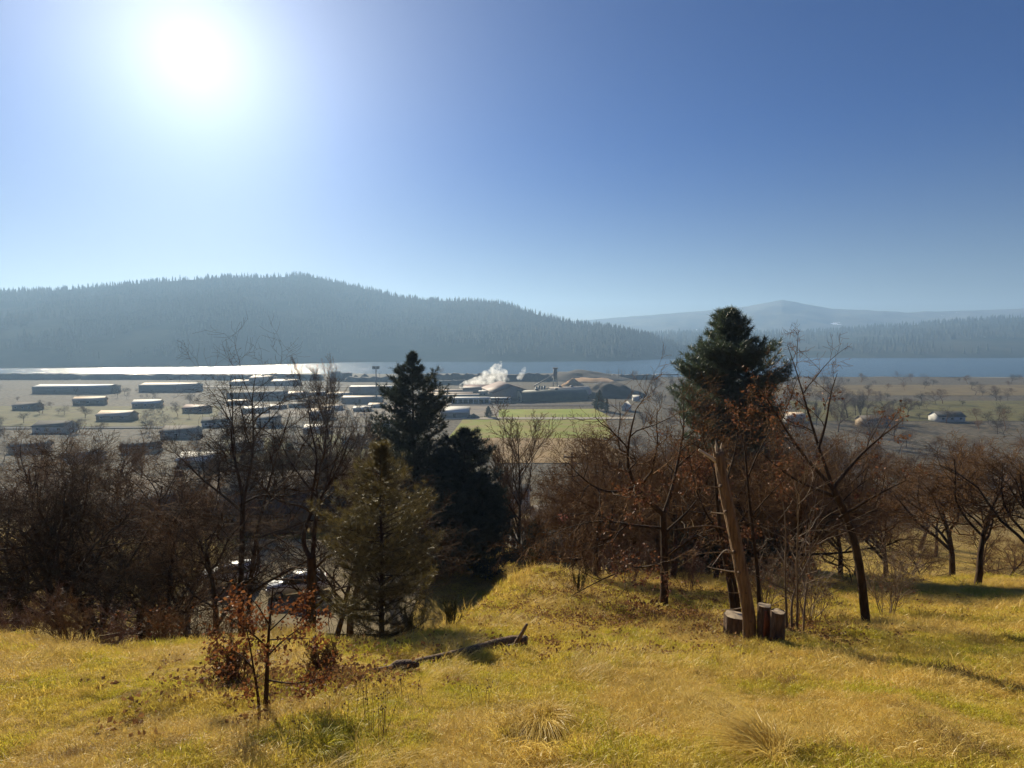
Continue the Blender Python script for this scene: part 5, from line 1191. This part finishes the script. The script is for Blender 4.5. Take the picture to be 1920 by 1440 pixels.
# the driveway
xs = np.linspace(-27, -7.5, 30); ys = np.linspace(38.5, 58, 20); XX, YY = np.meshgrid(xs, ys, indexing='ij'); ZZ = height(XX, YY) + .06
ix_ = np.arange(XX.size).reshape(XX.shape); q = np.stack([ix_[:-1, :-1], ix_[1:, :-1], ix_[1:, 1:], ix_[:-1, 1:]], -1).reshape(-1, 4)
props(obj('driveway', make_mesh('driveway', np.stack([XX, YY, ZZ], -1).reshape(-1, 3), [q], True), posmat('driveway_gravel', (0.30, 0.24, 0.15), (0.24, 0.19, 0.12), 1.2, (0.17, 0.14, 0.07), .5)), 'pale gravel driveway below the slope', kind='structure')
def car(label, u, y, rz, seed):
    x = at(u, 900, y)[0]; z = float(height(x, y)) + .07
    t = thing('parked_car', label, 'car', (x, y, z), rz, 'white cars on the driveway')
    side = [(-2.25, .45), (-2.3, .75), (-2.2, 1.02), (-1.9, 1.08), (1.0, 1.1), (2.15, .95), (2.3, .7), (2.28, .42)]
    def shell(prof_, hw, inset=0.0):
        G = Geo(); n = len(prof_); V = [(a, s * (hw - inset * max(0, (z_ - .9))), z_) for s in (-1, 1) for a, z_ in prof_]
        G.add(V, Q=[(i, (i + 1) % n, n + (i + 1) % n, n + i) for i in range(n)])
        for s in (0, 1):
            c = np.mean([V[s * n + i] for i in range(n)], axis=0); G.add([c]); ci = G.n - 1
            G.T.append(np.array([((s * n + (i + 1) % n), s * n + i, ci) if s == 0 else (s * n + i, s * n + (i + 1) % n, ci) for i in range(n)]))
        return G
    obj('body', shell(side, .92).mesh('body'), M['white_paint'], t)
    cab = [(-2.1, 1.05), (-1.75, 1.55), (-1.5, 1.62), (.15, 1.62), (.4, 1.55), (1.15, 1.07)]
    obj('cabin', shell(cab, .88, .28).mesh('cabin'), M['glass'], t)
    obj('roof', Geo().hexa([(-1.75, -.68, 1.58), (.3, -.68, 1.58), (.3, .68, 1.58), (-1.75, .68, 1.58), (-1.7, -.62, 1.68), (.2, -.62, 1.68), (.2, .62, 1.68), (-1.7, .62, 1.68)]).mesh('roof'), M['white_paint'], t)
    for s in (-1, 1):
        for a in (-1.9, -.55, .75):
            obj('pillar', Geo().hexa([(a - .06, s * .84, 1.05), (a + .06, s * .84, 1.05), (a + .06, s * .90, 1.05), (a - .06, s * .90, 1.05), (a * .75 - .05, s * .66, 1.6), (a * .75 + .05, s * .66, 1.6), (a * .75 + .05, s * .74, 1.6), (a * .75 - .05, s * .74, 1.6)]).mesh('pillar'), M['white_paint'], t)
        for a in (-1.4, 1.4):
            wv = Geo(); th = np.linspace(0, 2 * pi, 19)[:-1]
            wv.tube([(a, s * .74, .36), (a, s * .98, .36)], [.36, .36], 18); tw = obj('wheel', wv.mesh('wheel'), M['tyre'], t)
            obj('rim', Geo().tube([(a, s * .97, .36), (a, s * 1.0, .36)], [.22, .2], 12).mesh('rim'), M['silver'], tw)
        obj('headlight', Geo().box(2.18, 2.31, s * .72 - .16, s * .72 + .16, .72, .9).mesh('headlight'), M['silver'], t)
        obj('tail_light', Geo().box(-2.31, -2.16, s * .75 - .1, s * .75 + .1, .8, 1.02).mesh('tail_light'), mat('tail_lamp', (.35, .02, .02), (.25, .01, .01), 3, .3), t)
car('white car parked on the driveway beside the forking dark oak', 552, 45, radians(200), 1)
car('white car at the edge behind the slender trunk pair', 424, 47, radians(190), 2)
# utility pole with wire
x, y = at(1072, 900, 88)[0], 88.0; z = float(height(x, y)); t = thing('utility_pole', 'wooden utility pole with a crossarm in the hollow', 'utility pole', (x, y, z)); H = at(1072, 850, 88)[2] - z
obj('pole', Geo().tube([(0, 0, -.5), (0, 0, H)], [.24, .17], 8).mesh('pole'), M['bark'], t); obj('crossarm', Geo().box(-1.3, 1.3, -.1, .1, H - .7, H - .45).mesh('crossarm'), M['weathered'], t)
for xx in (-1.1, 0, 1.1): obj('insulator', Geo().tube([(xx, 0, H - .45), (xx, 0, H - .2)], [.07, .05], 6).mesh('insulator'), M['white_paint'], t)
obj('transformer', Geo().tube([(.45, 0, H - 2.4), (.45, 0, H - 1.3)], [.28, .28], 10).mesh('transformer'), M['steel'], t)
a0 = at(700, 985, 70); b0 = np.array([x, y, z + H * .62]); pts = [a0 + (b0 - a0) * s + np.array([0, 0, -2.2 * s * (1 - s)]) for s in np.linspace(0, 1, 24)]
props(obj('wire', Geo().tube([q - pts[0] for q in pts], [.018] * 24, 4).mesh('wire'), M['dark']), 'dark overhead wire running to the utility pole', 'wire').location = tuple(pts[0])
# small red and white shelter in the hollow and a timber stair
x, y = at(1070, 900, 60)[0], 60.0; z = float(height(x, y)); t = thing('garden_shelter', 'small shelter with a red and white roof edge by the utility pole', 'shelter', (x, y, z)); zt = at(1070, 980, 60)[2] - z
for sx_ in (-1, 1):
    for sy_ in (-.8, .8): obj('post', Geo().box(sx_ * 1.1 - .05, sx_ * 1.1 + .05, sy_ - .05, sy_ + .05, -.2, zt).mesh('post'), M['weathered'], t)
red = mat('faded_red_canvas', (0.42, 0.07, 0.05), (0.32, 0.05, 0.04), 2, .8)
obj('canopy', Geo().hexa([(-1.3, -1.1, zt), (0, -1.1, zt), (0, 1.1, zt + .5), (-1.3, 1.1, zt + .5), (-1.3, -1.1, zt + .15), (0, -1.1, zt + .15), (0, 1.1, zt + .6), (-1.3, 1.1, zt + .6)]).mesh('canopy'), red, t, 'red half of the canopy')
obj('canopy', Geo().hexa([(.01, -1.1, zt), (1.3, -1.1, zt), (1.3, 1.1, zt + .5), (.01, 1.1, zt + .5), (.01, -1.1, zt + .15), (1.3, -1.1, zt + .15), (1.3, 1.1, zt + .6), (.01, 1.1, zt + .6)]).mesh('canopy'), M['white_paint'], t, 'white half of the canopy')
x, y = at(1072, 900, 44)[0], 44.0; z = float(height(x, y)); t = thing('timber_steps', 'sunlit timber steps climbing the bank below the shelter', 'steps', (x, y, z + .1), radians(28))
for i in range(7): obj('tread', Geo().box(-.55, .55, i * .34, i * .34 + .3, -.34 * i * .42 - .25, -.34 * i * .42 + .06).mesh('tread'), M['cream_wall'], t)
# fence and lattice panels behind the young pine
x, y = at(640, 900, 21)[0], 21.5; z = float(height(x, y)); t = thing('lattice_panel', 'white lattice panel lying behind the young pine', 'lattice panel', (x, y, z + .05), radians(10))
for i in range(16): obj('slat', Geo().box(-1.0 + i * .13, -.96 + i * .13, -.02, .02, 0, .55).mesh('slat'), M['white_paint'], t)
for zz in (.05, .48): obj('rail', Geo().box(-1.05, 1.05, .021, .05, zz, zz + .05).mesh('rail'), M['white_paint'], t)

# ------------------------------------------------------------------ snag, stumps and fallen log
M['bare_wood'] = mat('weathered_bare_wood', (0.29, 0.18, 0.095), (0.09, 0.055, 0.032), 20, .75, spec=.25, bump=1.0, bscale=34, stretch=(1, 1, .07))
M['pale_wood'] = mat('pale_broken_wood', (0.64, 0.52, 0.36), (0.48, 0.37, 0.24), 9, .7, bump=.5, stretch=(1, 1, .2)); M['cut_wood'] = mat('grey_cut_wood', (0.50, 0.39, 0.26), (0.34, 0.25, 0.16), 14, .85, bump=.4)
M['rough_bark'] = mat('furrowed_bark', (0.20, 0.13, 0.085), (0.06, 0.04, 0.028), 16, .9, bump=1.0, bscale=30, stretch=(1, 1, .22)); M['red_bark'] = mat('torn_red_wood', (0.30, 0.10, 0.045), (0.15, 0.05, 0.03), 9, .8, bump=.8, stretch=(1, 1, .15))
def ptube(pts, y, r, dys=None, sides=8, n=8, base=None, nz=0.0, seed=0):
    P = np.array([at(u, v, y + (dys[i] if dys else 0)) for i, (u, v) in enumerate(pts)]); s = np.concatenate([[0], np.cumsum(np.linalg.norm(np.diff(P, axis=0), axis=1))]); s /= s[-1]; t_ = np.linspace(0, 1, n)
    Q_ = np.stack([np.interp(t_, s, P[:, k_]) for k_ in range(3)], -1)
    for _ in range(2): Q_[1:-1] = .25 * Q_[:-2] + .5 * Q_[1:-1] + .25 * Q_[2:]
    rad = np.interp(t_, s, r)
    V, F_ = tubes([([q for q in Q_], list(rad))], sides)
    if nz: V = V + nrm(V - np.repeat(Q_, sides, 0)) * nz * (vnoise(np.tile(np.arange(sides), n) * .9 + seed, np.repeat(t_, sides) * 5))[:, None]
    G = Geo().add(V - base, Q=F_); m_ = n * sides
    for e in (0, n - 1):
        G.add([Q_[e] - base]); ci = G.n - 1; r0 = e * sides
        G.T.append(np.array([(r0 + i, r0 + (i + 1) % sides, ci) if e else (r0 + (i + 1) % sides, r0 + i, ci) for i in range(sides)]))
    return G
SY = 13.6; sb = at(1408, foot(1408, SY)[1], SY); t = thing('snag', 'leaning dead trunk stripped of bark with broken branch stubs', 'dead tree', sb)
obj('trunk', ptube([(1408, foot(1408, SY)[1] + 6), (1404, 1150), (1392, 1080), (1376, 1000), (1362, 930), (1352, 880), (1346, 848)], SY, [.18, .152, .142, .134, .124, .114, .104], sides=20, n=44, base=sb, nz=.06, seed=3).mesh('trunk', True), M['bare_wood'], t)
stubs = [([(1346, 866), (1330, 856), (1310, 843)], [.06, .045, .03], 'pale_wood'), ([(1350, 870), (1357, 855), (1361, 846)], [.03, .02, .012], 'bare_wood'), ([(1352, 914), (1336, 913), (1320, 909)], [.02, .012, .006], 'bare_wood'),
         ([(1358, 963), (1345, 962), (1333, 960)], [.018, .01, .005], 'pale_wood'), ([(1362, 992), (1340, 985), (1315, 985), (1290, 990), (1262, 993)], [.022, .018, .014, .009, .004], 'bare_wood'), ([(1300, 988), (1299, 978), (1294, 972)], [.008, .006, .003], 'pale_wood'), ([(1284, 991), (1283, 982), (1278, 978)], [.008, .006, .003], 'pale_wood'),
         ([(1374, 1037), (1345, 1035), (1305, 1039)], [.02, .012, .004], 'bare_wood'), ([(1372, 1034), (1363, 1029), (1354, 1032), (1347, 1046), (1334, 1062)], [.018, .014, .010, .007, .004], 'pale_wood'), ([(1384, 1073), (1355, 1069), (1327, 1063)], [.018, .012, .004], 'pale_wood'),
         ([(1390, 1112), (1378, 1112), (1366, 1111)], [.014, .009, .004], 'bare_wood'), ([(1396, 1139), (1372, 1143), (1350, 1144)], [.014, .009, .004], 'pale_wood'), ([(1404, 1180), (1395, 1181), (1388, 1183)], [.014, .01, .005], 'bare_wood')]
for i, (du, dv, rr_) in enumerate(((-8, -12, .035), (-2, -22, .045), (4, -10, .04), (8, -17, .03), (1, -6, .05))):
    obj('splinter', ptube([(1346 + du * .6, 856), (1345 + du * .9, 848 + dv * .5), (1344 + du * 1.1, 848 + dv)], SY, [rr_, rr_ * .7, .006], [(-.06, .05, -.02, .03, .06)[i]] * 3, 6, 6, sb, .01, i).mesh('splinter'), M[('bare_wood', 'pale_wood')[i % 2]], t)
for i, (ku, kv, kr) in enumerate(((1352, 912, .035), (1361, 960, .03), (1377, 1036, .04), (1387, 1074, .035), (1399, 1112, .03), (1408, 1165, .04))):
    c = at(ku, kv, SY - .13) - sb
    obj('knot', Geo().tube([c + np.array([0, .05, 0]), c, c + np.array([-.005, -.02, 0])], [kr * 1.2, kr, kr * .3], 8).mesh('knot', True), M['rough_bark'], t)
for i, (pp, r, mm) in enumerate(stubs):
    obj('branch_stub', ptube(pp, SY, r, [-.12 * j * ((i % 3) - .6) for j in range(len(pp))], 6, 8, sb).mesh('branch_stub', True), M[mm], t)
def stump(label, u, y, rpx, vtop, seed, split=False):
    b_ = np.array([at(u, 1200, y)[0], y, 0.]); b_[2] = float(height(b_[0], y)) - .06; H = at(u, vtop, y)[2] - b_[2]; r = rpx * y / FPX
    t = thing('stump', label, 'stump', b_); n = 28; a = np.linspace(0, 2 * pi, n + 1)[:-1]; zs = np.linspace(0, H, 9)
    rr_ = lambda s: r * (1 + .10 * np.array([vnoise(3 * cos(q) + seed, 3 * sin(q) + s * 1.2) for q in a]) + .06 * np.sin(9 * a + seed) + .04 * np.sin(23 * a + 2 * s)) * (1 + .14 * max(0, .25 - s) * 4)
    V = [(q * cos(t_), q * sin(t_), z) for z in zs for t_, q in zip(a, rr_(z / H))]
    Q = [(j * n + i, j * n + (i + 1) % n, (j + 1) * n + (i + 1) % n, (j + 1) * n + i) for j in range(8) for i in range(n)]
    obj('bark', Geo().add(V, Q=Q).mesh('bark', True), M['rough_bark'], t)
    top = [(.97 * q * cos(t_), .97 * q * sin(t_), H - .01 + .012 * sin(3 * t_ + seed)) for t_, q in zip(a, rr_(1.0))]
    obj('cut_top', Geo().add(top + [(0, 0, H + .012)], T=[(i, (i + 1) % n, n) for i in range(n)]).mesh('cut_top'), M['cut_wood'], t)
    if split:
        for k_ in range(4):
            q = -1.75 + k_ * .22; w = .05; x0, y0 = cos(q) * r * 1.06, sin(q) * r * 1.06; z0 = H * (.2 + .07 * (k_ % 2)); z1 = H * (.92 - .1 * (k_ % 3))
            tx, ty = -sin(q), cos(q); nx_, ny_ = cos(q) * .03, sin(q) * .03
            obj('torn_bark', Geo().hexa([(x0 - tx * w, y0 - ty * w, z0), (x0 + nx_, y0 + ny_, z0 - .05), (x0 + tx * w, y0 + ty * w, z0), (x0 - nx_, y0 - ny_, z0), (x0 - tx * w * .7, y0 - ty * w * .7, z1), (x0 + nx_ * 1.3, y0 + ny_ * 1.3, z1 - .03), (x0 + tx * w * .6, y0 + ty * w * .6, z1), (x0 - nx_, y0 - ny_, z1)]).mesh('torn_bark'), M['red_bark'], t)
    return t
stump('taller of the two cut stumps, its bark torn open and reddish', 1431, 13.5, 12.0, 1134, 1.3, True)
stump('cut stump with whole dark bark beside the torn one', 1457, 13.1, 12.8, 1146, 4.2)
stump('squat wide stump behind the foot of the leaning snag', 1377, 14.6, 20, 1152, 7.7)
# fallen log
lg = ground_at(900, 1232); t = thing('fallen_log', 'weathered fallen log with two upright broken branches', 'log', lg)
def gpt(u, v, up=.06):
    q = ground_at(u, v); q[2] += up; return q
path = [gpt(690, 1268, .06), gpt(745, 1262, .09), gpt(790, 1250, .11), gpt(840, 1243, .13), gpt(890, 1232, .15), gpt(930, 1222, .18), gpt(962, 1216, .19), gpt(988, 1218, .18)]
P_ = np.array([q - lg for q in path]); s_ = np.linspace(0, 1, len(P_)); t_ = np.linspace(0, 1, 26); Q_ = np.stack([np.interp(t_, s_, P_[:, i]) for i in range(3)], -1)
for _ in range(2): Q_[1:-1] = .25 * Q_[:-2] + .5 * Q_[1:-1] + .25 * Q_[2:]
obj('trunk', Geo().tube([q for q in Q_], list(np.interp(t_, [0, .3, .8, 1], [.04, .075, .10, .12]) * (1 + .15 * np.array([vnoise(k_ * 3.1, 1.0) for k_ in range(26)]))), 12).mesh('trunk', True), M['bare_wood'], t)
yb = path[5][1]
for pts, r in (([(964, 1214), (972, 1198), (982, 1182), (988, 1170)], [.055, .045, .036, .03]), ([(938, 1218), (931, 1208), (926, 1200)], [.04, .034, .03]), ([(962, 1214), (950, 1212), (944, 1222), (942, 1230)], [.06, .055, .045, .035])):
    obj('branch_stub', ptube(pts, yb, r, None, 9, 10, lg, .015, 2).mesh('branch_stub', True), M['bare_wood'], t)
t2 = ground_at(755, 1262); t = thing('charred_log', 'short dark charred chunk of wood at the end of the fallen log', 'log', t2 + np.array([0, 0, .04]))
obj('wood', Geo().tube([(-.25, 0, .02), (-.1, .05, .06), (.1, .06, .07), (.28, .02, .08)], [.05, .09, .085, .04], 9).mesh('wood', True), M['rough_bark'], t); obj('splinter', Geo().tube([(.2, 0, .1), (.3, -.02, .2)], [.02, .006], 5).mesh('splinter'), M['rough_bark'], t)
